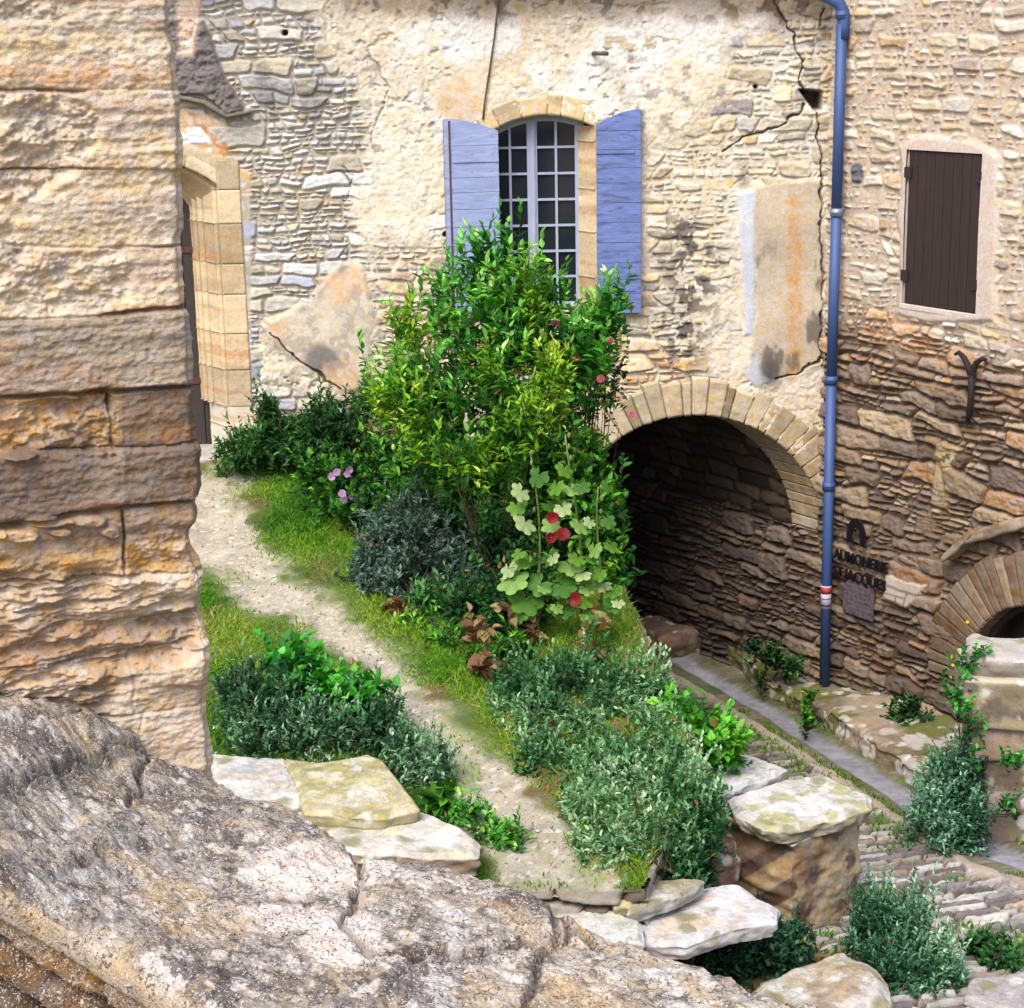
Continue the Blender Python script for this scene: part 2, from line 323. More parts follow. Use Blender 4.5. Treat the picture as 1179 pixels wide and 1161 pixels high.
gravel = mix(gravel, pc(150, 158, 92)+0*gravel, .55*sst(.1, .5, fbm(X*2.4, Y*2.4, 4, 27)))
turf = pc(92, 112, 36)*(1+.35*fbm(X*5, Y*5, 4, 28))[..., None]; turf = mix(turf, pc(120, 98, 62)+0*turf, sst(.0, .5, bare))
c = mix(gravel, turf, gm); P[..., 2] += .018*fbm(X*2, Y*2, 4, 29)+.006*(vn(X*45, Y*45, 30)-.5)+gm*.02+.03*sst(0, -60, pd)*-1
tag(link('garden_terrace', gridmesh('garden_terrace', P, c, hole=(X > xedge(Y))), M_GROUND), kind='structure')
def ground_z(x, y):
    on = (x < xedge(y)) & (y > 10.25); return np.where(on, zterr(y)+.01, zstr(y))
# ---- rubble retaining walls at the terrace edge
rw = empty('retaining_wall', (1.1, 13, 0), 'low rubble retaining wall hidden under shrubs between the terrace and the cobbled street', 'wall')
def strip_wall(name, pts, z0f, z1f, seed, parent, cols, mat=M_WALL, step=.02, thick=None, off=0):
    pts = np.array(pts, float); seg = np.hypot(*np.diff(pts, axis=0).T); L_ = np.concatenate([[0], np.cumsum(seg)])
    s = np.arange(0, L_[-1], step); x = np.interp(s, L_, pts[:, 0]); y = np.interp(s, L_, pts[:, 1])
    tx = np.gradient(x); ty = np.gradient(y); l = np.hypot(tx, ty); nx, ny = ty/l, -tx/l
    n = 70; t = np.linspace(0, 1, n)[:, None]; z0 = z0f(x, y); z1 = z1f(x, y); z = z0*(1-t)+z1*t; S = s[None]+0*z
    d, sid, lx, ly, _, _ = rubble(S, z, seed, (.09, .17), (.16, .42)); h = stones_h(d, sid, lx, ly, S, z, seed)+off
    P = np.stack([x+nx*h, y+ny*h, z], -1); c = palette(sid, seed+1, cols); c = mix(c, pc(70, 60, 45)+0*c, sst(.012, 0, d))
    return link(name, gridmesh(name, P, c), mat, parent)
GREY = [pc(190, 178, 158), pc(160, 148, 130), pc(205, 190, 165), pc(140, 122, 105)]
ye = np.linspace(10.25, 17.95, 30)
strip_wall('rubble_face', list(zip(xedge(ye)+.0, ye)), lambda x, y: zstr(y)-.1, lambda x, y: zterr(y)+.03, 51, rw, GREY)
strip_wall('rubble_face', [(-5.9, 10.26), (.8, 10.26)], lambda x, y: zstr(y)-.1, lambda x, y: zterr(y)+.03, 52, rw, GREY)
# ================================================================ OLD HOUSE (back wall)
house = empty('old_house', (0, 18, 0), 'old pale rubble and plaster house with blue shuttered window above an arched passage', 'house')
STEP = .0095
u, z, P, px, py = wallgrid((0, 18, 0), (1, 0, 0), (0, -1, 0), -4.2, COR[0]+.03, -.35, 7.55, STEP)
nx_ = 1.0*fbm(u*2.5, z*2.5, 4, 61); ny_ = fbm(u*2.5, z*2.5, 4, 62)
wx, wy = px+9*nx_, py+9*ny_
d, sid, lx, ly, hx, hy = rubble2(u, z, 63, ((.08, .19), (.12, .42)), ((.035, .075), (.06, .2)), .55, .045, .8)
hs = stones_h(d, sid, lx, ly, u, z, 63, .016, .028, .008, .026)
csp = palette(sid, 64, [pc(232, 220, 196), pc(216, 200, 168), pc(196, 190, 180), pc(240, 234, 220), pc(186, 184, 190), pc(224, 194, 150)], [4, 3, 2, 4, .7, .8])
gl = [(150, -40), (345, -40), (372, 60), (412, 105), (428, 170), (402, 225), (420, 300), (385, 312), (352, 352), (305, 372), (296, 440), (300, 480), (150, 600)]
gleft = sst(14, -14, psdf(wx, wy, gl))
csp = mix(csp, csp*A([.93, .97, 1.06]), gleft)
dk = gleft*sst(.05, .5, fbm(u*1.8, z*1.3, 4, 65))*sst(22, 10, ldist(px, py, [(330, 90), (345, 200), (330, 330)])*.4)
csp = mix(csp, pc(104, 100, 100)+0*csp, .6*dk)
# reddish dry stones left of and under the window, right rubble
gr2 = [(425, 285), (520, 290), (545, 380), (720, 380), (800, 420), (800, 450), (700, 470), (600, 600), (400, 600), (405, 440), (430, 400)]
g2 = sst(12, -12, psdf(wx, wy, gr2)); csp = mix(csp, csp*A([1.0, .82, .68]), g2)
gr3 = [(835, 60), (905, 20), (960, -20), (960, 215), (850, 215), (835, 300), (800, 330), (830, 445), (745, 440), (700, 480), (690, 420), (745, 300), (738, 200), (790, 150), (835, 110)]
g3 = sst(14, -14, psdf(wx, wy, gr3)); csp = mix(csp, csp*A([1.0, .93, .78]), g3)
ql = [(350, 560), (300, 600), (290, 440), (420, 470), (420, 560)]
g4 = sst(10, -10, psdf(wx, wy, ql))
mort = .027+.007*fbm(u*5, z*5, 5, 66)+.006*fbm(u*30, z*30, 3, 67)                    # rough render level
mort = mort-.050*gleft-.034*g2-.028*g3-.042*g4
pm = fbm(u*13, z*13, 3, 68); pits = sst(.35, .75, pm)*(1-gleft); mort = mort-.020*pits*sst(.1, .5, fbm(u*1.2, z*1.2, 3, 69)+.35)
cm = pc(240, 224, 196)*(1+.10*fbm(u*1.3, z*1.3, 4, 70)+.13*fbm(u*14, z*14, 4, 71))[..., None]
cm = mix(cm, pc(232, 204, 166)+0*cm, .6*sst(.0, .5, fbm(u*1.1+4, z*1.1, 4, 72)))
cm = mix(cm, pc(252, 247, 240)+0*cm, .8*sst(-.1, .35, fbm(u*2.1, z*2.1, 4, 73))*sst(260, 60, py))
cm = mix(cm, pc(196, 182, 158)+0*cm, gleft*.6+g3*.25)
# smooth patches
def patch(poly, lvl, colr, soft=5, w_=1.0, var=.12, sd=74):
    global mort, cm, csp
    m = sst(soft, -soft, psdf(px+w_*7*nx_, py+w_*7*ny_, poly))
    mort = mort*(1-m)+m*(lvl+.004*fbm(u*6, z*6, 4, sd))
    cm = mix(cm, A(colr)*(1+var*fbm(u*3, z*2.2, 5, sd+1))[..., None], m); return m
pA = patch([(306, 366), (352, 350), (392, 300), (420, 308), (428, 350), (418, 446), (392, 448), (345, 415), (312, 384)], .045, pc(230, 214, 186), 5, 1.0)
cm = mix(cm, pc(140, 132, 124)+0*cm, pA*sst(24, 10, np.hypot(px-372, py-415)+6*ny_)); cm = mix(cm, pc(150, 140, 130)+0*cm, pA*sst(16, 4, ldist(px+9*nx_, py, [(345, 348), (375, 318), (395, 302)]))*.7)
cm = mix(cm, pc(236, 190, 140)+0*cm, pA*.6*sst(.1, .5, fbm(u*3, z*3, 3, 75)))
pB = patch([(870, 212), (945, 205), (948, 425), (900, 432), (872, 440), (864, 400), (868, 300)], .040, pc(212, 194, 164), 5, .9, .2, 76)
cm = mix(cm, pc(214, 158, 92)+0*cm, pB*.65*sst(14, 3, np.abs(px-914-3*nx_))*sst(215, 240, py))
cm = mix(cm, pc(96, 90, 84)+0*cm, pB*sst(.12, .5, fbm(u*7, z*3.2, 4, 78))*sst(250, 330, py)*.75)
pC = patch([(852, 222), (871, 216), (868, 300), (866, 386), (856, 386), (853, 300)], .045, pc(216, 220, 228), 3, .5, .15, 79)
pD = patch([(856, 425), (872, 405), (874, 425), (890, 436), (866, 442)], .035, pc(206, 208, 214), 3, .8, .1, 80)
pE = patch([(505, 98), (545, 90), (560, 135), (530, 150), (505, 130)], .03, pc(234, 206, 168), 14, 1, .1, 82)
pF = patch([(150, 20), (203, 20), (236, 26), (262, 90), (283, 128), (262, 134), (232, 112), (205, 108), (150, 104)], .10, pc(132, 124, 122), 3, .5, .25, 84)   # rough grey hood over door
pG = patch([(150, 120), (205, 119), (262, 142), (266, 195), (262, 240), (150, 230)], .02, pc(236, 202, 160), 4, .4, .16, 86)
cm = mix(cm, pc(206, 128, 66)+0*cm, pG*sst(.0, .4, fbm(u*4, z*4, 4, 87)+.1)*.75)
pH = patch([(203, -30), (236, -30), (232, 10), (225, 62), (203, 62)], .03, pc(238, 208, 184), 5, .4, .12, 88)
hm = sst(7, 0, ldist(px, py+2*nx_, [(150, 108), (204, 112), (236, 118), (262, 134), (287, 130)]))
mort = np.maximum(mort, hm*.16-.02); cm = mix(cm, pc(108, 102, 92)+0*cm, hm)
mort = mort+pF*.022*fbm(u*22, z*22, 4, 85)
# black lichen stains, dark brown band along the wall top, mineral tints
st = sst(16, -30, psdf(px+14*nx_, py+14*ny_, [(752, 245), (800, 230), (828, 290), (835, 350), (815, 420), (768, 440), (745, 380), (768, 330), (748, 290)]))
cells = sst(-.12, .12, fbm(u*11, z*11, 4, 90)+.25*fbm(u*3, z*3, 2, 91)); stain = st*cells
gst = sst(.05, .45, fbm(u*1.7+3, z*1.1, 5, 96))*sst(.0, .4, fbm(u*14, z*12, 4, 97)); c_g = gst
st2 = sst(10, -30, psdf(px+20*nx_, py+20*ny_, [(700, 60), (850, 60), (850, 160), (740, 200)]))*sst(.15, .5, fbm(u*9, z*9, 4, 92))*.45
st3 = sst(12, -8, np.minimum(np.hypot(px-855, (py-205)*.7), np.hypot(px-888, (py-430)*.6))-8+5*nx_)
top_band = sst(30, 4, py+10*nx_)*sst(380, 420, px)*.85+sst(70, 20, py+16*nx_)*sst(855, 915, px)*.7
top_band = np.clip(top_band, 0, 1)
on_st = sst(-.002, .003, hs-mort); h = np.maximum(hs, mort)
c = mix(cm, csp, on_st)
joint = (1-on_st)*gleft*sst(.010, 0, d)*.3; c = mix(c, pc(120, 104, 84)+0*c, joint)
c = mix(c, pc(150, 140, 134)+0*c, gst*.45*(1-gleft)); c = mix(c, pc(78, 70, 68)+0*c, np.clip(stain*.85+st2+st3*.8, 0, .9)); c = mix(c, pc(150, 126, 96)+0*c, top_band*.75); c = mix(c, pc(92, 72, 56)+0*c, top_band*sst(.2, .5, fbm(u*9, z*9, 3, 93))*.8)
# cracks
crk = [[(890, -10), (896, 18), (914, 38), (917, 60), (926, 72), (918, 92), (925, 108)], [(948, 10), (944, 30)], [(943, 130), (944, 240), (946, 420)], [(925, 122), (905, 140), (890, 148), (860, 158), (830, 172)], [(425, 60), (450, 100), (425, 165)], [(312, 384), (345, 415), (392, 448)], [(893, 438), (935, 418), (946, 410)], [(393, 190), (405, 205), (396, 235)]]
for i, q in enumerate(crk):
    dd = ldist(px+3.5*fbm(u*9, z*9, 3, 94+i), py+3.5*fbm(u*9, z*9, 3, 104+i), q); k_ = sst(1.6 if i not in (4, 7) else 1.3, .3, dd); w4 = .35 if i in (4, 7) else 1; h -= .06*k_*w4; c = mix(c, pc(96, 76, 60)+0*c, k_*.8*w4)
hole = sst(3, -2, psdf(px+2*nx_, py+2*ny_, [(922, 104), (945, 106), (946, 126), (938, 127)])); h -= .16*hole; c = mix(c, pc(60, 48, 38)+0*c, hole)
for (qx, qy, qr) in ((328, 38, 3.5), (513, 270, 3), (870, 100, 2.5)):
    hh = sst(qr+1, qr-1, np.hypot(px-qx, py-qy)); h -= .09*hh; c = mix(c, pc(60, 50, 45)+0*c, hh)
dmk = sst(5, -2, psdf(px, py, [(140, 165), (215, 168), (262, 186), (289, 200), (290, 540), (140, 540)])); h = h*(1-dmk)+dmk*.012
h += .03*fbm(u*.7, z*.7, 2, 99)*(1-dmk)
c = mix(c, pc(218, 192, 148)*(1+.15*fbm(u*4, z*12, 4, 98))[..., None], dmk*sst(215, 205, py))
# openings
AX, AZ, AR = back(797, 628)[0], 1.54, 1.365          # passage arch
WX0, WX1 = back(572, 250)[0], back(686, 250)[0]; WZ0, WZS, WZC = back(640, 358)[2], back(680, 148)[2], back(622, 133)[2]
WXC = (WX0+WX1)/2; _hw = (WX1-WX0)/2; _rise = WZC-WZS; WR = (_hw**2+_rise**2)/(2*_rise); WCZ = WZC-WR
def warch(x, off=0): return WCZ+np.sqrt(np.maximum((WR+off)**2-(x-WXC)**2, 0))
DXR = back(262, 400)[0]; DXL = DXR-1.55; DZ0 = 2.35; DZS = back(253, 215)[2]; DXC = (DXL+DXR)/2; DRISE = .28; DR = ((DXR-DXL)**2/4+DRISE**2)/(2*DRISE); DCZ = DZS+DRISE-DR
def darch(x, off=0): return DCZ+np.sqrt(np.maximum((DR+off)**2-(x-DXC)**2, 0))
holes = (np.hypot(u-AX, np.maximum(z-AZ, 0)) < AR+.04) & (z > -1)
holes |= (u > WX0-.02) & (u < WX1+.02) & (z > WZ0-.02) & (z < warch(u, .04))
holes |= (u > DXL-.02) & (u < DXR+.02) & (z < darch(u, .03)) & (z > DZ0)
P[..., 1] -= h
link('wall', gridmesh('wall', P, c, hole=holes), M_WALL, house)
# plain flank further left and body behind
mb = MB(); mb.box((-7.0, 18.03, -.3), (-4.15, 18.5, 7.55)); mb.box((-7, 18.6, 3.6), (COR[0], 26, 7.5)); mb.box((-7.0, 18.6, -.3), (-2.6, 26, 3.6)) 
M_PL = plain_mat('cream render', pc(225, 205, 172), .95, amt=.25, scale=5, bump=.4)
mb.build('rear_wall', M_PL, house)
M_TILE = plain_mat('clay roof tiles', pc(186, 122, 84), .9, amt=.35, scale=6, bump=.3)
rx = np.arange(-7.2, COR[0]+.0, .03); ry = np.arange(17.62, 26, .08); RX, RY = np.meshgrid(rx, ry)
rz_ = 7.55+(RY-17.62)*.28+.05*np.abs(np.sin(RX*math.pi/.2))+.02*((RY*2.6) % 1)*-1
rf = link('roof', gridmesh('roof', np.stack([RX, RY, rz_], -1), np.ones(RX.shape+(3,))*.3), M_TILE, house)
mb = MB(); mb.box((-7.2, 17.66, 7.40), (COR[0]-.02, 18.2, 7.52)); mb.build('cornice', M_PL, rf)
# ---- arch ring of the passage
def arcring(name, cx, cz, R0, R1, a0, a1, wid, seed, cols, parent, toP, proud=.03, soffit=.4, jd=.018, flare=0, clip=None):
    ns = int((soffit+R1-R0)/.008); na = int(abs(a1-a0)*R1/.008)
    s = np.linspace(-soffit, R1-R0, ns); th = np.linspace(a0, a1, na); T, S = np.meshgrid(th, s)
    nst = max(3, int(round(abs(a1-a0)*R0/wid))); rng = np.random.RandomState(seed); e = np.linspace(0, 1, nst+1); e[1:-1] += rng.uniform(-.25, .25, nst-1)/nst
    tt = (T-a0)/(a1-a0); i = np.clip(np.searchsorted(e, tt)-1, 0, nst-1)
    sid = i.astype(np.int64)+seed*100; jdist = np.minimum(np.abs(tt-e[i]), np.abs(tt-e[i+1]))*abs(a1-a0)*R0
    ext = (rid(sid, 3)-.3)*.10*flare; Sface = np.where(S > 0, S*(1+ext/(R1-R0)), S)
    h = -jd*sst(.011, .001, jdist)+.008*(rid(sid, 4)-.5)+.005*fbm(T*R0*12, S*12+i, 4, seed)
    r = R0+np.maximum(Sface, 0); yy = np.where(S < 0, -S, 0)
    r = r-np.where(S < 0, h, 0); dep = yy-np.where(S >= 0, h+proud, proud)
    rim = sst(.0, -.012, np.abs(S)*-1+0)  # soften arris
    edge = np.exp(-(S/.012)**2); r = r+edge*.008; dep = dep+edge*.008
    outer = sst(R1-R0-.02, R1-R0, S); dep = dep+outer*(proud+.05)
    x = cx+r*np.cos(T); zz = cz+r*np.sin(T)
    c = palette(sid, seed+2, cols)*(1+.16*fbm(T*R0*3, S*14+i*3, 4, seed+5))[..., None]; c = mix(c, pc(110, 92, 68)+0*c, sst(.008, .001, jdist)*.8)
    P = toP(x, zz, dep); hl = None if clip is None else clip(P)
    o = link(name, gridmesh(name, P, c, hole=hl), M_WALL, parent); return o
TOB = lambda x, zz, dep: np.stack([x, 18+dep, zz], -1)
OCH = [pc(204, 180, 138), pc(186, 160, 120), pc(216, 196, 158), pc(176, 154, 118)]
TOBS = lambda x, zz, dep: np.stack([x+TX/TY*np.maximum(dep, 0), 18+dep, zz], -1)
arcring('passage_arch', AX, AZ, AR, AR+.35, math.radians(182), math.radians(-2), .13, 7, OCH, house, TOBS, .05, .45, .026, 1.5, clip=lambda P: P[..., 0] > COR[0]+.06)
# vault and far walls of the passage, stone colours darkened to carry its shade
th = np.linspace(math.radians(182), math.radians(0), 150); L_ = np.linspace(.40, 9.5, 330); T, S = np.meshgrid(th, L_)
d, sid, lx, ly, _, _ = rubble(S, T*AR, 120, (.10, .2), (.2, .5)); h = stones_h(d, sid, lx, ly, S, T*AR, 120, .02, .03, .006, .02)
rr = AR+.03-h; y0 = 18+S*TY; x0_ = AX+S*TX*1.0
P = np.stack([x0_+rr*np.cos(T), y0, AZ+rr*np.sin(T)], -1)
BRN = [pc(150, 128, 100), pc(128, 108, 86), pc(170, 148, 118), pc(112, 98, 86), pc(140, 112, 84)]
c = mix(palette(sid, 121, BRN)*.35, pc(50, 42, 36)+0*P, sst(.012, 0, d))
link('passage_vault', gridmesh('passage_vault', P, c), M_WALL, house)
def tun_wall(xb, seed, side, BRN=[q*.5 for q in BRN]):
    L_ = np.arange(.0, 9.6, .02); zz = np.arange(-.4, AZ+.05, .02); S, Zz = np.meshgrid(L_, zz)
    d, sid, lx, ly, _, _ = rubble(S, Zz, seed, (.10, .2), (.2, .5)); h = stones_h(d, sid, lx, ly, S, Zz, seed)
    P = np.stack([xb+S*TX+side*h*TY, 18.0+S*TY+side*h*.556*1, Zz], -1); c = palette(sid, seed+1, BRN)
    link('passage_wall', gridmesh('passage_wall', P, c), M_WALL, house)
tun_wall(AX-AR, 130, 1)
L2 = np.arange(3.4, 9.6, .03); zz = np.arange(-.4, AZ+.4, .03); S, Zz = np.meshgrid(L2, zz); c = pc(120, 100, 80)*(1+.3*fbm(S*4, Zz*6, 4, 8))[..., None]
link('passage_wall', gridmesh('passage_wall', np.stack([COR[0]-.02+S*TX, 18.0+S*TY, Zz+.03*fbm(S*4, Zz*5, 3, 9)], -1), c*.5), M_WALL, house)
mb = MB(); e0 = A([AX+9.4*TX, 18+9.4*TY]); mb.box((e0[0]-2.2, e0[1]-.05, -.4), (e0[0]+3.2, e0[1]+.2, 3.5)); mb.build('passage_blocker', M_PL, house)  # unseen wall added to close the passage and keep it dark
# ---- window surround
def jamb(name, x0, x1, z0, z1, seed, parent, proud, dirx, depth=.30, splay=0.0, ch=(.28, .42), cols=OCH, mould=False):
    """face from x0 (arris) to x1 (outer), reveal from arris inwards"""
    W = abs(x1-x0); n1 = int(depth/(.004 if mould else .008)); s = np.concatenate([np.linspace(-depth, 0, n1, endpoint=False), np.linspace(0, W, max(6, int(W/.008)))]); zz = np.arange(z0, z1+.009, .009); S, Z = np.meshgrid(s, zz)
    rng = np.random.RandomState(seed); ys = [z0]
    while ys[-1] < z1: ys.append(ys[-1]+rng.uniform(*ch))
    ys = A(ys); k = np.clip(np.searchsorted(ys, Z)-1, 0, len(ys)-2); sid = k+seed*50
    jd = np.minimum(np.abs(Z-ys[k]), np.abs(Z-ys[k+1])); wv = W*(1+.0*k)
    h = -.014*sst(.010, .001, jd)+.004*fbm(S*12, Z*9, 4, seed)
    x = np.where(S < 0, x0-dirx*(-S)*splay, x0+dirx*S); dep = np.where(S < 0, -S, 0)
    if mould:
        for c0, w0, a0 in ((-.03, .008, .035), (-.07, .02, -.018), (-.25, .008, .035), (-.30, .02, -.022), (-.34, .008, .035), (-.38, .018, -.02), (-.42, .008, .035)):
            k_ = np.exp(-((S-c0)/w0)**2); x = x+dirx*k_*a0*.7; dep = dep+k_*a0*.7
    out = sst(W-.03, W, S)*(S > 0); c_lin = 0; dep = dep-proud-h*(S >= 0)+out*(proud+.06); x = x-dirx*np.where(S < 0, h, 0)*-1
    c = palette(sid, seed+3, cols)*(1+.15*fbm(S*3, Z*10, 4, seed+7))[..., None]; c = mix(c, pc(205, 150, 90)+0*c, .55*sst(.15, .5, fbm(S*1.5, Z*13, 4, seed+8))); c = mix(c, pc(120, 92, 62)+0*c, sst(.007, .001, jd)*.7)
    return link(name, gridmesh(name, np.stack([x, 18+dep, Z], -1), c), M_PIER, parent)
CRM = [pc(222, 196, 150), pc(212, 186, 138), pc(230, 206, 162)]
win = empty('window', (WXC, 18, WZ0)); win.parent = house; win.location = (WXC, 0, WZ0)
def sub(mb, name, mat, parent, smooth=False): return mb.build(name, mat, parent, smooth)
sur = empty('window_surround', (0, 0, 0)); sur.parent = house
jamb('jamb', WX1, WX1+.10, WZ0, WZS+.02, 201, sur, .035, 1, .24, .72, (.3, .5), CRM)
jamb('jamb', WX0, WX0-.10, WZ0, WZS+.02, 202, sur, .035, -1, .24, .10, (.3, .5), CRM)
_ang = math.asin(_hw/WR)
arcring('arch', WXC, WCZ, WR, WR+.20, math.pi/2+_ang*1.18, math.pi/2-_ang*1.18, .20, 21, CRM, sur, TOB, .035, .24, .010, .3)
arcring('relieving_arch', WXC+.06, WCZ, WR+.205, WR+.36, math.pi/2+_ang*.62, math.pi/2-_ang*1.0, .26, 22, [pc(226, 194, 146), pc(232, 200, 158)], sur, TOB, .012, .02, .010, .8)
mb = MB(); mb.box((WX0-.16, 17.93, WZ0-.11), (WX1+.16, 18.35, WZ0-.0), bev=.012); mb.build('sill', plain_mat('sill stone', pc(210, 196, 165), .9, amt=.25, scale=12, bump=.3), sur)
# joinery
M_JOIN = plain_mat('grey blue painted joinery', pc(176, 184, 208), .6, amt=.12, scale=18, stretch=(1, 1, .2), c2=pc(205, 205, 205), thr=(.62, .7))
M_GLASS, t_, b_ = newmat('window glass'); b_.inputs['Base Color'].default_value = (.012, .014, .02, 1); b_.inputs['Roughness'].default_value = .06; b_.inputs['Specular IOR Level'].default_value = .5
FX0, FX1 = back(563, 250, 18.24)[0], back(669, 250, 18.24)[0]; FC = back(615, 250, 18.24)[0]
yF = 18.20
fr = MB()
def topz(x): return warch(np.clip(x, WX0, WX1))-.03
fr.box((FX0-.02, yF, WZ0), (FX0+.035, yF+.06, topz(FX0))); fr.box((FX1-.04, yF-.01, WZ0), (FX1+.03, yF+.06, float(topz(FX1))+.02))
fr.box((FX0, yF-.012, WZ0), (FX1, yF+.06, WZ0+.06)); 
n = 24
for i in range(n):
    a_, b__ = FX0-.02+(FX1-FX0+.05)*i/n, FX0-.02+(FX1-FX0+.05)*(i+1)/n
    fr.prism([(a_, float(topz(a_))-.035), (b__, float(topz(b__))-.035), (b__, float(topz(b__))+.09), (a_, float(topz(a_))+.09)], yF-.011, yF+.06, lambda p, q, r_: (p, r_, q))
fr.box((FC-.045, yF-.022, WZ0+.03), (FC+.02, yF+.05, float(topz(FC))-.01)); fr.box((FC-.018, yF-.034, WZ0+.03), (FC+.008, yF-.02, float(topz(FC))-.01))
sub(fr, 'frame', M_JOIN, win)
gz = MB(); gz.add([(FX0, yF+.03, WZ0), (FX1, yF+.03, WZ0), (FX1, yF+.03, WZ0+1.95), (FX0, yF+.03, WZ0+1.95)], [(0, 1, 2, 3)])
mt = MB()
leafs = [(FX0+.035, FC-.045), (FC+.02, FX1-.04)]
for (a_, b__) in leafs:
    mt.box((a_, yF-.005, WZ0+.05), (a_+.018, yF+.04, float(topz(a_+.02))-.02)); mt.box((b__-.018, yF-.005, WZ0+.05), (b__, yF+.04, float(topz(b__))-.02))
    m_ = (a_+b__)/2; mt.box((m_-.012, yF+.0, WZ0+.06), (m_+.012, yF+.04, float(topz(m_))-.02))
    for r_ in range(1, 7):
        zz = WZ0+.06+(WZS-.06-WZ0)*r_/6.72; mt.box((a_+.01, yF-.002, zz-.011), (b__-.01, yF+.038, zz+.011))
sub(mt, 'glazing_bars', M_JOIN, win)
# trim panes to the arch
gv = [(FX0, WZ0)]+[(FX1, WZ0)]+[(x, float(topz(x))) for x in np.linspace(FX1, FX0, 12)]
gz = MB(); gz.prism(gv, yF+.025, yF+.03, lambda p, q, r_: (p, r_, q)); sub(gz, 'panes', M_GLASS, win)
# dark room behind the panes is the closed reveal itself
mb = MB(); mb.box((WX0-.25, 18.30, WZ0-.1), (WX1+.25, 18.34, WZC+.1)); mb.build('reveal_back', plain_mat('dim room', pc(60, 55, 50), .9), win)
# ---- blue shutters
M_SH = plain_mat('flaking lavender blue paint', pc(160, 174, 214), .85, amt=.22, scale=9, bump=.35, stretch=(.6, 1, 3), c2=pc(170, 150, 165), thr=(.62, .72))
M_SH2 = plain_mat('worn deeper blue paint', pc(112, 130, 186), .85, amt=.34, scale=8, bump=.35, stretch=(.6, 1, 3), c2=pc(96, 88, 112), thr=(.56, .74))
M_RUST = plain_mat('rusty iron', pc(92, 62, 50), .9, amt=.4, scale=30, bump=.3)
def shutter(hx, ox, ztop_h, ztop_o, zb, ang, mat, seed, label):
    sgn = 1 if ox > hx else -1; W = abs(ox-hx)
    piv = empty('shutter', (hx, 17.93, zb)); piv.parent = house; piv.location = (hx, -.07, zb)
    rng = random.Random(seed); mb = MB(); z_ = 0; H = ztop_o-zb
    M = Matrix.Rotation(-sgn*math.radians(ang), 4, 'Z')
    def tz(x): t = abs(x)/W; return (ztop_h-zb)+(ztop_o-ztop_h)*math.sin(t*math.pi/2)
    while z_ < H:
        bh = rng.uniform(.13, .2); z1 = min(z_+bh, H); 
        if H-z1 < .09: z1 = H
        k = 10
        for i in range(k):
            xa, xb = sgn*W*i/k, sgn*W*(i+1)/k
            za, zb_ = min(z1-.004, tz(xa)), min(z1-.004, tz(xb))
            if za <= z_ and zb_ <= z_: continue
            yo = rng.uniform(-.0, .0); lo = z_
            vs = [(xa, 0, lo), (xb, 0, lo), (xb, 0, max(zb_, lo)), (xa, 0, max(za, lo))]
            mb.add([tuple(M @ Vector((x, -.028-.003*(int(z_*37) % 2), q))) for x, _, q in vs]+[tuple(M @ Vector((x, 0, q))) for x, _, q in vs],
                   [(0, 1, 2, 3), (4, 7, 6, 5), (0, 4, 5, 1), (3, 2, 6, 7)]+([(0, 3, 7, 4)] if i == 0 else [])+([(1, 5, 6, 2)] if i == k-1 else []))
        z_ = z1
    if label: piv['label'] = label
    for zz in (.22, H-.42):
        hb = MB(); hb.box((min(0, sgn*W*.85), -.040, zz), (max(0, sgn*W*.85), -.0345, zz+.035), M); o = hb.build('strap_hinge', mat); o.parent = piv
    for zz in np.arange(.06, H-.14, .165):
        for xx in (.12, .5, .86):
            mb.box((sgn*W*xx-.004, -.036, zz-.004), (sgn*W*xx+.004, -.030, zz+.004), M)
    b = mb.build('boards', mat); b.parent = piv
    mb = MB(); mb.box((min(sgn*W, sgn*(W-.03)), -.002, .02), (max(sgn*W, sgn*(W-.03)), .05, H-.01), M); mb.box((min(sgn*.06, sgn*.09), -.002, .02), (max(sgn*.06, sgn*.09), .02, H-.16), M)
    if seed == 1: mb.box((min(sgn*(W-.045), sgn*(W-.062)), -.037, .02), (max(sgn*(W-.045), sgn*(W-.062)), -.0305, H-.02), M)
    o = mb.build('batten', M_RUST); o.parent = piv
    return piv
shutter(back(575, 250, 17.93)[0], back(513, 250, 17.93)[0], back(575, 150)[2], back(513, 136)[2], back(520, 357)[2], 7, M_SH, 1, 'pale lavender blue board shutter folded back on the left')
shutter(back(687, 250, 17.93)[0], back(738, 250, 17.93)[0], back(687, 143)[2], back(737, 125)[2], back(735, 358)[2], 5, M_SH2, 2, 'worn deeper blue board shutter folded back on the right')
# ---- door on the left
dr = empty('door'); dr.parent = house; dr.location = (DXC, 0, DZ0)
zq = back(285, 468)[2]
jamb('door_jamb', DXR, back(287, 350)[0], zq, DZS+.24, 211, house, .03, 1, .48, .82, (.30, .40), [pc(220, 196, 154), pc(224, 200, 160), pc(212, 184, 140)], True)
jamb('door_jamb', DXL, DXL-.24, zq, DZS+.24, 212, house, .03, -1, .48, .82, (.30, .40), [pc(216, 186, 138), pc(222, 190, 140)], True)
jamb('door_jamb_base', DXR, back(292, 350)[0], DZ0, zq, 213, house, .035, 1, .40, .70, (.2, .3), [pc(226, 212, 186), pc(210, 190, 158)])
_da = math.asin((DXR-DXL)/2/DR)
arcring('door_arch', DXC, DCZ, DR, DR+.15, math.pi/2+_da, math.pi/2-_da, .34, 23, [pc(214, 190, 150), pc(220, 196, 154)], house, TOB, .016, .02, .006, .0)
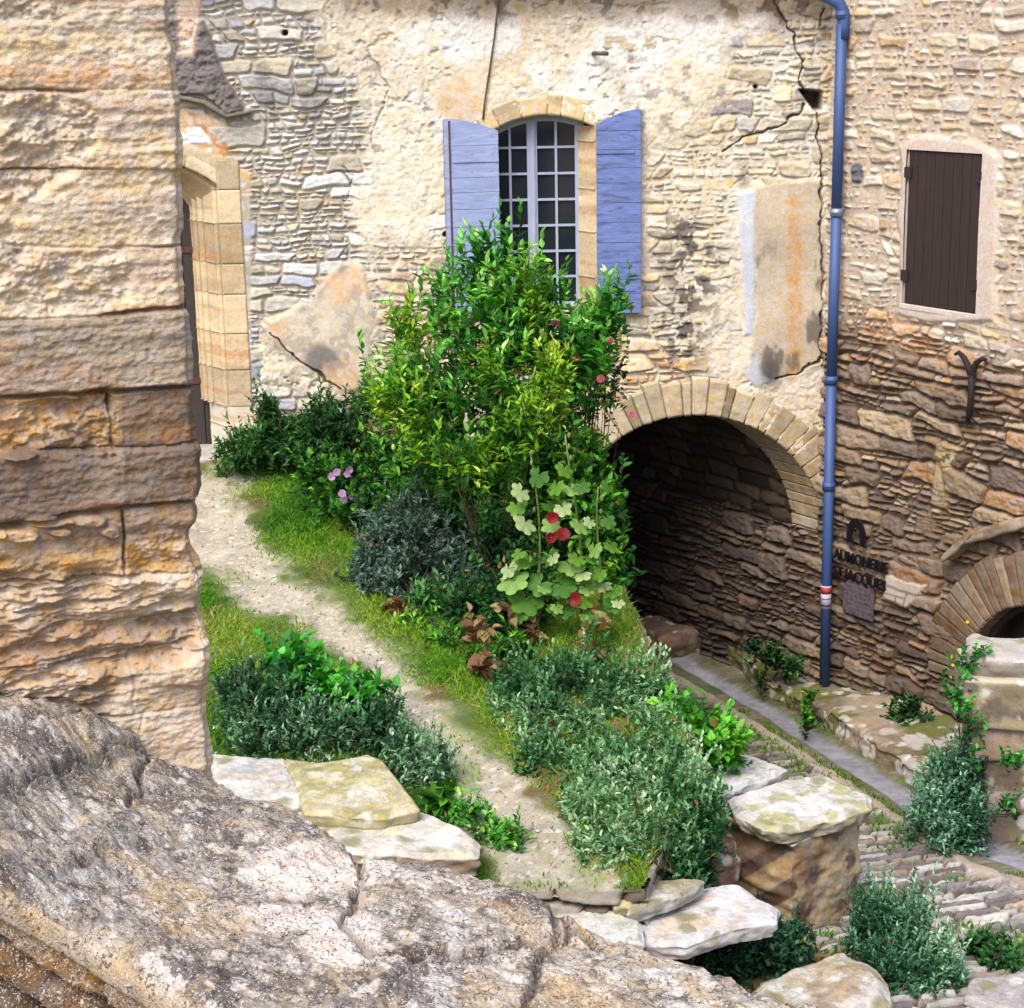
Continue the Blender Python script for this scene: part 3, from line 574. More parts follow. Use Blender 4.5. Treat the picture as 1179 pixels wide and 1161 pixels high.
# splayed soffit of the door head
tt = np.linspace(-1, 1, 90); ss = np.linspace(0, .48, 40); T, S = np.meshgrid(tt, ss); xx = DXC+T*((DXR-DXL)/2-S*.82)
zz = darch(DXC+T*(DXR-DXL)/2)-S*.5+.004*fbm(T*9, S*9, 3, 5); k_ = np.exp(-((S-.36)/.02)**2)+np.exp(-((S-.05)/.018)**2)
c = pc(206, 178, 132)*(1+.15*fbm(T*4, S*10, 4, 6))[..., None]
link('door_soffit', gridmesh('door_soffit', np.stack([xx, 18-.03+S, zz+.02*k_], -1), c), M_PIER, house)
M_DOOR = plain_mat('dark weathered door wood', pc(58, 50, 46), .7, amt=.3, scale=12, stretch=(4, 1, .3), bump=.3)
mb = MB(); x = DXL+.3
while x < DXR-.3: mb.box((x, 18.42, DZ0), (x+.125, 18.47, DZS+.1), bev=.006); x += .13
o = mb.build('door_boards', M_DOOR); o.parent = dr; o.location = (-DXC, -18, -DZ0)
mb = MB(); mb.box((DXL+.36, 18.405, 3.25), (DXR-.36, 18.418, 3.31)); mb.box((DXL+.36, 18.405, 4.6), (DXR-.36, 18.418, 4.66)); mb.tube([(DXR-.47, 18.40, 3.7), (DXR-.47, 18.36, 3.68), (DXR-.47, 18.36, 3.55), (DXR-.47, 18.40, 3.53)], .012)
o = mb.build('door_iron', M_RUST); o.parent = dr; o.location = (-DXC, -18, -DZ0)
mb = MB(); mb.box((DXL-.0, 17.80, DZ0-.35), (DXR+.02, 18.5, back(240, 522)[2]), bev=.02); mb.build('door_step', plain_mat('step stone', pc(190, 182, 168), .9, amt=.3, scale=10, bump=.4), house)
for o in (sur,): o.location = (0, -18+18, 0)
# fix parent offsets for nested empties (children built in world coordinates)
# ================================================================ RIGHT HOUSE
rh = empty('corner_house', (4, 17, 0), 'tall brown rubble house on the right with one closed dark shutter and an arched doorway', 'house')
RU = A([.556, -.831, 0]); RN = A([-.831, -.556, 0])
u, z, P, px, py = wallgrid((COR[0], 18.0, 0), RU, RN, -3.6, 5.2, -.5, 8.6, .0105)
q1 = fbm(u*2, z*2, 4, 161); q2 = fbm(u*2.2, z*2.2, 4, 162)
low = sst(4.15, 3.55, z+.18*q1)
dA, sA, lxA, lyA, _, _ = rubble2(u, z, 163, ((.07, .14), (.10, .32)), ((.035, .07), (.05, .16)), .5, .04, .8)
dB, sB, lxB, lyB, _, _ = rubble2(u, z+.015*u, 164, ((.09, .22), (.18, .62)), ((.04, .09), (.10, .34)), .55, .035, .7)
hA = stones_h(dA, sA, lxA, lyA, u, z, 165, .022, .03, .008, .03); hB = stones_h(dB, sB, lxB, lyB, u, z, 166, .028, .05, .014, .03)
pick = low > .5
d = np.where(pick, dB, dA); sid = np.where(pick, sB+500000, sA); h = np.where(pick, hB, hA)
cA = palette(sA, 167, [pc(226, 208, 178), pc(210, 190, 160), pc(236, 224, 204), pc(214, 184, 142), pc(200, 184, 164)], [3, 3, 3, 1.3, 1])
cB = palette(sB, 168, [pc(164, 140, 110), pc(146, 122, 98), pc(184, 160, 126), pc(136, 116, 100), pc(172, 134, 98), pc(124, 104, 88)], [3, 3, 2, 2, 1.2, 2])
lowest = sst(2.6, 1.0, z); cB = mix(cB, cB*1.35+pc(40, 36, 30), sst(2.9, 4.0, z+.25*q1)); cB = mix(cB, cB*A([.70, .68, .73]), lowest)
pale = sst(.35, .0, u)*low; cB = mix(cB, cB*1.0+pc(66, 58, 48), pale*.6)
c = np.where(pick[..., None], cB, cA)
mort = -.004+.008*q1+.005*fbm(u*20, z*20, 3, 169)-.022*low; cmort = mix(pc(214, 192, 166)+0*c, pc(120, 98, 74)+0*c, low)*(1+.12*fbm(u*8, z*8, 3, 170))[..., None]
sd_ = psdf(px+5*q1, py+5*q2, [(1036, 172), (1060, 158), (1128, 166), (1152, 180), (1146, 372), (1100, 374), (1036, 360)])
sm = sst(5, -4, sd_); mort = mort*(1-sm)+sm*(.030+.004*q2); cmort = mix(cmort, pc(222, 202, 184)+0*c, sm)
sm2 = sst(4, -4, psdf(px+4*q1, py+4*q2, [(1100, 380), (1190, 395), (1190, 405), (1095, 395)]))
for poly, lv, cc in (([(966, 625), (1030, 640), (1075, 640), (1068, 690), (1030, 700), (975, 700)], .0, pc(176, 152, 124)), ([(1025, 658), (1066, 672), (1052, 700), (1020, 690)], .055, pc(205, 190, 170)), ([(1075, 510), (1100, 515), (1088, 585), (1066, 580)], .02, pc(196, 170, 118)), ([(1050, 585), (1075, 590), (1070, 620), (1050, 615)], -.01, pc(160, 136, 110))):
    sm3 = sst(4, -3, psdf(px+4*q1, py+4*q2, poly)); mort = mort*(1-sm3)+sm3*(lv+.008*q2); cmort = mix(cmort, cc*(1+.15*q2)[..., None], sm3)
on = sst(-.002, .004, h-mort); hh = np.maximum(h, mort); c = mix(cmort, c, on)
c = mix(c, pc(84, 64, 48)+0*c, (1-on)*low*sst(.012, 0, d)*.6)
c = mix(c, pc(196, 138, 84)+0*c, .4*sst(.2, .6, fbm(u*1.6, z*2.6, 4, 172))*sst(3.2, 3.7, z)*sst(4.5, 4.0, z))
c = mix(c, pc(96, 100, 116)+0*c, sst(2, -2, np.hypot((px-987)/.75, (py-200)/1.3)-10)*.9)
c = mix(c, pc(96, 90, 66)+0*c, sst(.5, .1, z)*.5*sst(0, .4, q1+.2))
hh += .045*fbm(u*.8, z*.8, 3, 173)*low+.02*fbm(u*.8, z*.8, 2, 174)
inside = sst(0, -.3, u); c = mix(c, c*A([.66, .66, .72]), inside); c = mix(c, c*.42, sst(-.7, -2.6, u))  # passage shade put into the wall colour, deeper further in
# openings: shutter recess, low arch doorway
BU0, BU1, BZ0, BZ1 = 1.13, 2.0, 4.15, 5.58
DU = 2.98; DZc = .72; DRr = .86
holes = (u > BU0-.01) & (u < BU1+.02) & (z > BZ0) & (z < BZ1)
holes |= np.hypot(u-DU, np.maximum(z-DZc, 0)) < DRr+.05
holes |= (u < -.02) & (z > AZ+.10)
P = P+hh[..., None]*RN
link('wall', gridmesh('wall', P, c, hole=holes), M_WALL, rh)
def R3(uu, dep, zz): return (COR[0]+RU[0]*uu-RN[0]*dep, 18+RU[1]*uu-RN[1]*dep, zz)     # dep inwards
TOR = lambda x, zz, dep: np.stack([COR[0]+RU[0]*x-RN[0]*dep, 18+RU[1]*x-RN[1]*dep, zz], -1)
def mrw(u0, z0): 
    return Matrix(((RU[0], -RN[0], 0, COR[0]+RU[0]*u0), (RU[1], -RN[1], 0, 18+RU[1]*u0), (0, 0, 1, z0), (0, 0, 0, 1)))
MR = mrw(0, 0)
bs = empty('shutter'); bs.parent = rh
M_BR = plain_mat('dark brown stained boards', pc(54, 38, 32), .65, amt=.3, scale=14, stretch=(3, 3, .25), bump=.25)
mb = MB(); nb = 8
for i in range(nb):
    a_ = BU0+(BU1-BU0)*i/nb; mb.box((a_+.003, -.020, BZ0+.01), (a_+(BU1-BU0)/nb-.002, .03, BZ1-.0), MR, bev=.004)
o = mb.build('boards', M_BR); o.parent = bs
mb = MB(); mb.box((BU0, .031, BZ0), (BU1, .05, BZ1), MR)
for zz in (BZ0+.22, BZ1-.25):
    mb.box((BU0-.035, -.042, zz), (BU0+.05, -.022, zz+.10), MR); mb.box((BU1-.03, -.042, zz), (BU1+.035, -.022, zz+.10), MR)
o = mb.build('hinges', plain_mat('black iron', pc(50, 40, 38), .6)); o.parent = bs
bs.location = (-4, -17, 0)
rv = MB(); 
for lo, hi in (((BU0-.05, -.03, BZ0-.05), (BU1+.06, .3, BZ0+.0)), ((BU0-.05, .0, BZ1+.0), (BU1+.06, .3, BZ1+.05)), ((BU0-.05, .0, BZ0), (BU0-.001, .3, BZ1)), ((BU1+.001, .0, BZ0), (BU1+.06, .3, BZ1))): rv.box(lo, hi, MR, bev=.006)
rv.build('window_surround', plain_mat('pale render surround', pc(224, 208, 194), .9, amt=.15, scale=10, bump=.3), rh)
arcring('doorway_arch', DU, DZc, DRr, DRr+.50, math.radians(185), math.radians(20), .085, 41, [pc(140, 118, 92), pc(124, 102, 80), pc(152, 128, 98), pc(130, 104, 78)], rh, TOR, .035, .25, .03, .5)
mb = MB(); mb.tube([R3(DU+(DRr-.0)*math.cos(a_), .22, DZc+(DRr-.0)*math.sin(a_)) for a_ in np.linspace(math.pi, .3, 30)], .06, 8); mb.build('doorway_rim', M_BR, rh)
mb = MB(); mb.box((DU-1.4, .5, -.5), (DU+1.3, .55, 2.0), MR); mb.box((DU-.9, .24, -.5), (DU-.84, .5, 1.2), MR); mb.build('doorway_dark_backing', M_DOOR, rh)  # dark panel added to stand for the unlit inside of the doorway
mb = MB(); mb.box((-.02, .35, 1.9), (5.2, 5.0, 8.5), MR); mb.box((-.02, .60, -.5), (5.2, 5.0, 1.9), MR); mb.build('rear_wall', M_PL, rh)
def rock(name, c, hs, rotz=0, rnd=.25, rough=.03, cols=None, n=34, mat=M_ROCK, parent=None, seed=0, tilt=(0, 0), topcol=None, freq=3.0, cfn=None):
    Vs = []; Fs = []; b = 0; g_ = np.linspace(-1, 1, n); a_, b_ = np.meshgrid(g_, g_)
    for ax in range(3):
        for sg in (-1, 1):
            q = np.zeros((n, n, 3)); q[..., ax] = sg; q[..., (ax+1) % 3] = a_; q[..., (ax+2) % 3] = b_
            Vs.append(q.reshape(-1, 3)); I = np.arange(n*n).reshape(n, n)+b; F = np.stack([I[:-1, :-1], I[:-1, 1:], I[1:, 1:], I[1:, :-1]], -1).reshape(-1, 4)
            Fs.append(F if sg > 0 else F[:, ::-1]); b += n*n
    V = np.concatenate(Vs); hs = np.array(hs, float); W = V*hs; r = rnd*hs.min(); inn = np.clip(W, -(hs-r), hs-r); dlt = W-inn; l = np.linalg.norm(dlt, axis=1, keepdims=True)+1e-9
    mx = np.maximum(np.abs(dlt).max(axis=1, keepdims=True), 1e-9); Wr = inn+dlt/l*np.minimum(mx, r); nr = dlt/l
    fq = freq/hs.mean()*.35; s_ = seed*7.7
    nn = (fbm(Wr[:, 0]*fq+s_, Wr[:, 1]*fq+Wr[:, 2]*fq*.7, 5, seed+1)+fbm(Wr[:, 1]*fq-s_, Wr[:, 2]*fq*1.3+Wr[:, 0]*fq*.5, 5, seed+2)+fbm(Wr[:, 2]*fq*1.4, Wr[:, 0]*fq+s_+Wr[:, 1]*fq*.4, 5, seed+3))/2.2
    Wr = Wr+nr*(nn*rough)[:, None]+A([1, .6, 0])*(rough*fbm(Wr[:, 2]*4+s_, Wr[:, 0]*3, 3, seed+9))[:, None]
    cc = A(cols if cols is not None else [pc(190, 170, 140), pc(150, 125, 100)])
    t = sst(-.4, .4, fbm(Wr[:, 0]*fq*1.2+s_, Wr[:, 2]*fq*1.5+Wr[:, 1]*fq, 4, seed+4)); C = mix(cc[0]+0*Wr, cc[1]+0*Wr, t)
    if len(cc) > 2: C = mix(C, cc[2]+0*Wr, sst(.1, .5, fbm(Wr[:, 0]*fq*2-s_, Wr[:, 2]*fq*2+Wr[:, 1]*fq*1.7, 4, seed+5)))
    if topcol is not None: C = mix(C, A(topcol)+0*Wr, sst(.5, .85, nr[:, 2]+.25*nn))
    M = Matrix.Rotation(rotz, 3, 'Z') @ Matrix.Rotation(tilt[0], 3, 'X') @ Matrix.Rotation(tilt[1], 3, 'Y'); Wr = Wr@np.array(M).T+A([c[0], c[1], c[2]])
    return link(name, npmesh(name, Wr, np.concatenate(Fs), C), mat, parent)
# hood stones over the doorway arch and small block
for (a0x, a0y), (a1x, a1y), th_, sd in (((1098, 640), (1128, 612), .035, 1), ((1122, 618), (1182, 601), .055, 2)):
    def rwp(x, y): Q = hitp(x, y, COR, RN); return (Q-COR)@RU, Q[2]
    ua, za = rwp(a0x, a0y); ub, zb = rwp(a1x, a1y); L2 = math.hypot(ub-ua, zb-za)/2+.03; an = math.atan2(zb-za, ub-ua)
    o = rock('hood_stone', (0, 0, 0), (L2, .09, th_), 0, .6, .02, [pc(172, 150, 122), pc(140, 116, 92)], 20, M_WALL, None, 300+sd)
    o.parent = rh; o.matrix_local = Matrix.Translation((-4, -17, 0)) @ mrw((ua+ub)/2, (za+zb)/2) @ Matrix.Translation((0, -.06, 0)) @ Matrix.Rotation(-an, 4, 'Y')
# ================================================================ THINGS ON THE WALLS
M_PIPE = plain_mat('blue enamelled drainpipe', pc(60, 90, 146), .6, amt=.10, scale=8, stretch=(1, 1, .3), c2=pc(60, 84, 132), thr=(.6, .68), spec=.5)
pb = back(955, 400, 17.86)
def pp(x, y): q = back(x, y, 17.70); return (q[0], 17.70, q[2])
dp = empty('drainpipe', pp(953, 786), 'tall blue drainpipe standing in the corner between the two houses', 'drainpipe')
pts = [pp(930, -60), pp(940, -22), pp(955, -2), pp(966, 4), pp(971, 14), pp(971, 30)]
mb = MB(); mb.tube(pts+[pp(971, 45)], .060, 14); mb.build('elbow', M_PIPE, dp, True)
mb = MB(); mb.tube([pp(969, 28), pp(963, 246)], .052, 14); mb.tube([pp(963, 243), pp(957, 440)], .052, 14); mb.tube([pp(957, 438), pp(949, 788)], .052, 14); mb.build('pipe', M_PIPE, dp, True)
M_SIL = plain_mat('bare zinc', pc(150, 165, 190), .4, .5)
for yy, xx in ((18, 969.5), (245, 963), (438, 957), (560, 954)):
    mb = MB(); a_ = pp(xx+.1, yy-5); b_ = pp(xx, yy+4); mb.tube([a_, b_], .064, 14); mb.tube([pp(xx, yy-2), pp(xx, yy-0)], .066, 14)
    q = pp(xx, yy); mb.box((q[0]-.012, q[1]+.05, q[2]-.012), (q[0]+.012, q[1]+.32, q[2]+.012)); mb.build('collar', M_SIL if yy == 245 else M_PIPE, dp, True)
mb = MB(); mb.tube([pp(951.3, 674), pp(950.8, 700)], .0545, 14); mb.build('sticker', plain_mat('white sticker', pc(225, 222, 232), .6), dp, True)
mb = MB(); mb.tube([pp(951.2, 675), pp(951.1, 683)], .0555, 14); mb.build('sticker_band', plain_mat('red band', pc(196, 60, 70), .6), dp, True)
mb = MB(); mb.tube([pp(951, 695), pp(950.9, 697)], .0555, 14); mb.tube([pp(951, 688), pp(951, 689)], .0555, 14); mb.build('sticker_print', plain_mat('navy print', pc(40, 46, 96), .6), dp, True)
mb = MB(); mb.box((pts[0][0]-3.6, 17.50, pts[0][2]+.02), (pts[0][0]+.1, 17.62, pts[0][2]+.12), bev=.02); mb.build('gutter', M_PIPE, dp)
# cable
def bp_(x, y, off=.045): q = back(x, y, 18-off); return tuple(q)
mb = MB(); mb.tube([bp_(575, -60), bp_(573, 10), bp_(569, 45), bp_(563, 85), bp_(558, 118), bp_(556, 138)], .009, 6)
for q in ((571, 28), (563, 88)): a_ = bp_(*q); mb.box((a_[0]-.012, a_[1]-.005, a_[2]-.006), (a_[0]+.012, 18.02, a_[2]+.006))
tag(mb.build('cable', plain_mat('dark rubber cable', pc(96, 78, 66), .7), None, True), 'thin dark cable hanging down pale wall above the blue shuttered window', 'cable')
mb = MB(); q = bp_(684, 62, .0); mb.tube([(q[0]-.02, 18.05, q[2]), (q[0], 17.90, q[2]+.005), (q[0]+.13, 17.86, q[2]-.0)], .020, 8)
tag(mb.build('iron_peg', plain_mat('grey iron', pc(86, 88, 84), .6), None, True), 'short grey iron peg sticking out of the wall above the window', 'peg')
# iron wall anchor shaped like a Y
def rwpt(x, y, off=.07): Q = hitp(x, y, COR+RN*(off+.02), RN); return tuple(Q)
M_IRON = plain_mat('dark rusty iron', pc(36, 24, 24), .8, amt=.4, scale=30, bump=.3)
an = empty('wall_anchor', rwpt(1118, 480, .04), 'rusty forged iron wall tie with two curled horns on brown stone wall', 'wall anchor')
mb = MB(); mb.tube([rwpt(1100, 408, .09), rwpt(1104, 406, .10), rwpt(1110, 412, .10), rwpt(1116, 425, .10), rwpt(1119, 436, .10)], [.016, .022, .028, .032, .034], 8)
mb.tube([rwpt(1136, 415, .09), rwpt(1131, 413, .10), rwpt(1124, 418, .10), rwpt(1120, 428, .10), rwpt(1119, 436, .10)], [.016, .022, .028, .032, .034], 8); mb.build('horns', M_IRON, an, True)
mb = MB(); mb.tube([rwpt(1119, 432, .10), rwpt(1118, 455, .11), rwpt(1116, 478, .10), rwpt(1115, 484, .02)], [.036, .030, .030, .024], 8); mb.build('stem', M_IRON, an, True)
mb = MB(); mb.tube([rwpt(1107, 481, .08), rwpt(1116, 480, .09), rwpt(1128, 490, .07)], [.01, .016, .008], 8); mb.build('foot', M_IRON, an, True)
# lettering
def rwuv(x, y): Q = hitp(x, y, COR, RN); return (Q-COR)@RU, Q[2]
M_LET = plain_mat('black wrought lettering', pc(24, 20, 26), .5)
sg = empty('wall_sign', rwpt(995, 640, .05), 'black iron lettering and arch emblem fixed on the brown wall beside the blue pipe', 'sign')
def textline(s, x0, y0, x1, y1, hpx, name):
    ua, za = rwuv(x0, y0); ub, zb = rwuv(x1, y1); cu = bpy.data.curves.new(name, 'FONT'); cu.body = s; cu.size = 1; cu.extrude = .012; cu.offset = .012
    o = bpy.data.objects.new(name, cu); COL.objects.link(o); bpy.context.view_layer.update(); dgx = bpy.context.evaluated_depsgraph_get()
    me = bpy.data.meshes.new_from_object(o.evaluated_get(dgx)); bpy.data.objects.remove(o); vs = [v.co for v in me.vertices]; x_0 = min(v.x for v in vs); x_1 = max(v.x for v in vs); H = .70
    hz = hpx; 
    for v in me.vertices: X_ = (v.co.x-x_0)/(x_1-x_0); v.co = Vector((ua+(ub-ua)*X_, -(.075+v.co.z), za+(zb-za)*X_+v.co.y/H*hz))
    me.transform(MR); link(name, me, M_LET, sg)
textline('AUMONERIE', 966, 641, 1028, 659, .108, 'lettering'); textline('ST.JACQUES', 965, 660, 1026, 680, .108, 'lettering')

u0_, z0_ = rwuv(993, 627)
mb = MB(); ring = [(math.cos(a_)*.125, math.sin(a_)*.205) for a_ in np.linspace(math.pi*1.12, -math.pi*.12, 22)]; rin = [(math.cos(a_)*.062, math.sin(a_)*.125) for a_ in np.linspace(-math.pi*.12, math.pi*1.12, 22)]
uc, zc = rwuv(993, 618)
for i in range(21):
    q = [ring[i], ring[i+1], rin[20-i], rin[21-i]]; vs = [MR @ Vector((uc+a_, -dd, zc+b_)) for dd in (.10, .075) for a_, b_ in q]; mb.add(vs, [(0, 1, 2, 3), (7, 6, 5, 4), (0, 4, 5, 1), (2, 6, 7, 3), (0, 3, 7, 4), (1, 5, 6, 2)])
mb.build('emblem', M_LET, sg)
# faded slate panel below
ua, za = rwuv(977, 666); ub, zb = rwuv(1010, 718)
mb = MB(); mb.box((ua, -.075, rwuv(977, 703)[1]), (ub, -.045, rwuv(977, 664)[1]), MR, bev=.004)
pq = empty('wall_plaque', rwpt(993, 712, .04), 'faded grey slate panel on the wall directly under the black lettering', 'plaque')
mb.build('panel', plain_mat('faded slate', pc(104, 92, 98), .8, amt=.25, scale=14, c2=pc(78, 66, 76), thr=(.5, .6)), pq)
mb = MB(); zt = rwuv(977, 664)[1]; zb_ = rwuv(977, 703)[1]
for i in range(7): zz = zt-.04-(zt-zb_-.06)*i/6.6; mb.box((ua+.03, -.0775, zz-.004), (ub-.03-.03*(i % 3), -.0745, zz), MR)
mb.build('worn_lines', plain_mat('worn lines', pc(126, 114, 118), .8), pq)
# ================================================================ LEDGE, PILLAR, SLABS, BLOCK
def slab(name, poly, zt, thick, seed, cols, label=None, cat='stone slab', parent=None, group=None, nb=220, nr=60, rough=.016, mat=M_ROCK, rim=.035, pxz=True, tilt=(0, 0), fq=5.0, side=None, nz=.012):
    W = A([flat(x, y, zt)[:2] for x, y in poly]) if pxz else np.array(poly, float)
    cl = np.concatenate([W, W[:1]]); seg = np.hypot(*np.diff(cl, axis=0).T); L_ = np.concatenate([[0], np.cumsum(seg)]); t = np.linspace(0, L_[-1], nb, endpoint=False)
    # rounded corners by circular smoothing
    bx = np.interp(t, L_, cl[:, 0]); by = np.interp(t, L_, cl[:, 1]); kk = max(1, int(nb*.012))
    for _ in range(kk): bx = (np.roll(bx, 1)+2*bx+np.roll(bx, -1))/4; by = (np.roll(by, 1)+2*by+np.roll(by, -1))/4
    cx, cy = bx.mean(), by.mean(); rj = 1+rough*1.2*fbm(t*6+seed*9, t*0+seed, 4, seed)
    bx = cx+(bx-cx)*rj; by = cy+(by-cy)*rj; size = L_[-1]/4
    rows = []; 
    for r_ in np.linspace(0, 1, nr):  # top
        rr_ = r_**.8; inset = rr_; z_ = -rim*.9*sst(1-rim*2.2/size, 1.0, rr_*1.0)
        rows.append((inset, z_, 0))
    ns = max(5, int(thick/.015))
    for k in range(1, ns+1): f_ = k/ns; rows.append((1+.02*math.sin(f_*3.14)-.05*f_, -rim*.9-(thick-rim*.9)*f_, 1))
    S = A([q[0] for q in rows])[:, None]; Zr = A([q[1] for q in rows])[:, None]; sd = A([q[2] for q in rows])[:, None]
    X = cx+(bx-cx)[None]*S; Y = cy+(by-cy)[None]*S; Z = zt+Zr+0*X
    rg = np.abs(fbm(X*4+seed, Y*6-seed, 4, seed+8)); crk_ = sst(.05, .0, rg)*sst(.0, .3, fbm(X*2, Y*2+seed, 2, seed+9)); Z = Z+(1-sd)*(nz*.7*fbm(X*fq+seed, Y*fq, 5, seed+2)+.0035*fbm(X*40, Y*40, 3, seed+6)-.008*crk_)+tilt[0]*(X-cx)+tilt[1]*(Y-cy)
    n2 = fbm(t[None]*9+seed, Z*22, 4, seed+3); l = np.hypot(bx-cx, by-cy)[None]; X = X+sd*(bx-cx)[None]/l*rough*1.6*n2; Y = Y+sd*(by-cy)[None]/l*rough*1.6*n2
    cc = cols; tt_ = sst(-.35, .35, fbm(X*fq*.8+seed, Y*fq*.8, 5, seed+4)); C = mix(cc[0]+0*np.stack([X]*3, -1), cc[1]+0*np.stack([X]*3, -1), tt_)
    if len(cc) > 2: C = mix(C, cc[2]+0*C, .85*sst(.1, .45, fbm(X*fq*1.3-seed, Y*fq*1.3, 5, seed+5)))
    C = C*(1+.22*fbm(X*18, Y*18, 4, seed+7))[..., None]; C = mix(C, C*.45, crk_*(1-sd)*.8)
    sc_ = side if side is not None else cc[0]*.72; C = mix(C, sc_*(1+.3*n2)[..., None], sd+0*X)
    P = np.stack([X, Y, Z], -1); P = np.concatenate([P, P[:, :1]], 1); C = np.concatenate([C, C[:, :1]], 1)
    o = link(name, gridmesh(name, P, C, flip=True), mat, parent)
    if label: tag(o, label, cat, group)
    return o
# ledge along the right wall (one long mossy bench of stone)
le = [(700, 694), (742, 700), (790, 728), (850, 770), (930, 825), (1010, 875), (1052, 900)]
le0 = A([hitp(x, y, (0, 18, -.2), A([0, .115, 1.0]))[:2] for x, y in [(742, 716), (790, 746), (850, 783), (930, 828), (1010, 878), (1066, 912), (1110, 948)]])
s = np.linspace(0, 1, 560); tt = np.linspace(0, 1, 6+40+2); L0 = np.concatenate([[0], np.cumsum(np.hypot(*np.diff(le0, axis=0).T))]); LL = s*L0[-1]
ex, ey = np.interp(LL, L0, le0[:, 0]), np.interp(LL, L0, le0[:, 1])
ex += .05*fbm(LL*3, LL*0, 3, 401)
prof_n = 60; q = np.linspace(0, 1, prof_n); Wd = 1.05*np.ones_like(LL); Wd = np.minimum(Wd, 1.0)
TQ, SQ = np.meshgrid(q, LL, indexing='ij'); fr_ = .22
across = np.where(TQ < fr_, 0, (TQ-fr_)/(1-fr_)); up = np.where(TQ < fr_, TQ/fr_, 1)
Xl = ex[None]+across*Wd[None]*.831; Yl = ey[None]+across*Wd[None]*.556
fade = sst(0, .25, LL)*sst(L0[-1], L0[-1]-.35, LL)
hz = (.20+.05*fbm(LL*1.3, LL*0, 3, 402))*fade
jo = [.55, 1.5, 2.2, 3.1, 3.9, 4.7, 5.5, 6.3, 7.1]
jd = np.min(np.abs(LL[:, None]-A(jo)[None]), axis=1); step_ = A([0]+list(np.random.RandomState(9).uniform(-.03, .05, len(jo))))[np.searchsorted(jo, LL)]
Zl = zstr(ey)[None]-.06+up*(hz+step_*fade+.06)[None]+.022*fbm(Xl*5, Yl*5, 5, 403)*up-.05*sst(.03, 0, jd)[None]*up
rnd_ = sst(0, .10, across)*1.0; Zl -= (1-rnd_)*.03*(up >= 1)
bul = .03*fbm(SQ*4, up*3, 4, 404)*(TQ < fr_); Xl -= bul*.83; Yl -= bul*.55
cl = mix(pc(176, 156, 128)+0*np.stack([Xl]*3, -1), pc(140, 120, 96)+0*np.stack([Xl]*3, -1), sst(-.3, .3, fbm(Xl*2, Yl*2, 5, 405)))
cl = mix(cl, pc(108, 116, 44)+0*cl, .9*sst(-.02, .3, fbm(Xl*2.6, Yl*2.6, 5, 406)+.25*(1-across)+.0)*sst(0, .5, up))
cl = mix(cl, pc(214, 204, 196)+0*cl, .8*sst(.35, .5, fbm(Xl*4, Yl*4, 4, 407))*sst(2.0, 4.5, SQ)); cl = mix(cl, cl*.55, (sst(.02, 0, jd)[None]+0*Xl)*.8)
o = link('stone_ledge', gridmesh('stone_ledge', np.stack([Xl, Yl, Zl], -1), cl, flip=False), M_ROCK)
tag(o, 'long low mossy stone ledge running between the gutter and the foot of the brown wall', 'ledge')
# rocks inside the passage mouth
q = flat(782, 735, -.15); tag(rock('boulder', (q[0]+.0, q[1], -.10), (.50, .36, .15), .5, .45, .07, [pc(150, 118, 90), pc(120, 98, 84)], 26, seed=11), 'low brown boulder lying in the mouth of the dark passage beside the gutter', 'boulder')
# pillar on the right
pl = empty('stone_pillar', (4.15, 13.5, .3), 'broken stone pillar of stacked blocks at the right edge of the cobbled street', 'pillar')
PC = [pc(196, 176, 148), pc(150, 126, 100), pc(212, 200, 178)]
def pk(x, y, d=13.3): return back(x, y, d)
def pblock(x0, x1, y0, y1, seed, cols, dy=0, depth=.45, rnd=.25, top=None, rough=.02, rz=-.15):
    a_ = pk(x0, y0, 13.3+dy); b_ = pk(x1, y1, 13.3+dy)
    return rock('block', ((a_[0]+b_[0])/2, 13.3+dy+depth, (a_[2]+b_[2])/2), (abs(b_[0]-a_[0])/2, depth, abs(a_[2]-b_[2])/2), rz, rnd, rough, cols, 40, M_ROCK, pl, seed, topcol=top)
pblock(1141, 1300, 915, 1010, 21, [pc(172, 152, 136), pc(140, 120, 108)], .05)
pblock(1146, 1290, 876, 917, 22, [pc(150, 126, 104), pc(116, 98, 82)], .10)
pblock(1132, 1290, 838, 880, 23, [pc(172, 146, 120), pc(134, 112, 92)], .04)
pblock(1122, 1300, 789, 842, 24, [pc(184, 170, 132), pc(150, 134, 104), pc(120, 104, 90)], .0, .42, .15, pc(208, 196, 170))
pblock(1128, 1300, 762, 792, 25, [pc(214, 210, 204), pc(150, 136, 120), pc(226, 222, 220)], .10, .30, .5, pc(200, 192, 182), .05)
# big block with two slabs (end of the terrace wall)
bf = flat(918, 1082, .56)
tag(rock('stone_block', (1.93, 11.86, .86), (.36, .35, .44), math.radians(40),   .07, .05, [pc(204, 178, 138), pc(166, 132, 98), pc(120, 96, 78)], 90, mat=M_WALL, seed=31, topcol=pc(226, 214, 190), freq=3.4), 'large rough brown stone block under the two pale slabs at the terrace corner', 'stone block')
WHT = [pc(232, 228, 222), pc(214, 208, 198), pc(190, 184, 126)]
slab('stone_slab', [(836, 918), (905, 896), (948, 890), (1004, 914), (1003, 928), (985, 936), (900, 955), (878, 952), (845, 932)], 1.44, .12, 41, WHT, 'thick pale slab with yellow lichen lying on top of the big brown block', rim=.03, side=pc(170, 158, 130))
slab('stone_slab', [(780, 898), (804, 882), (860, 866), (904, 882), (898, 888), (840, 908), (826, 918), (800, 916)], 1.43, .10, 42, [pc(236, 234, 232), pc(222, 216, 208), pc(205, 200, 180)], 'smooth white slab just behind the lichened slab of the block', rim=.03)
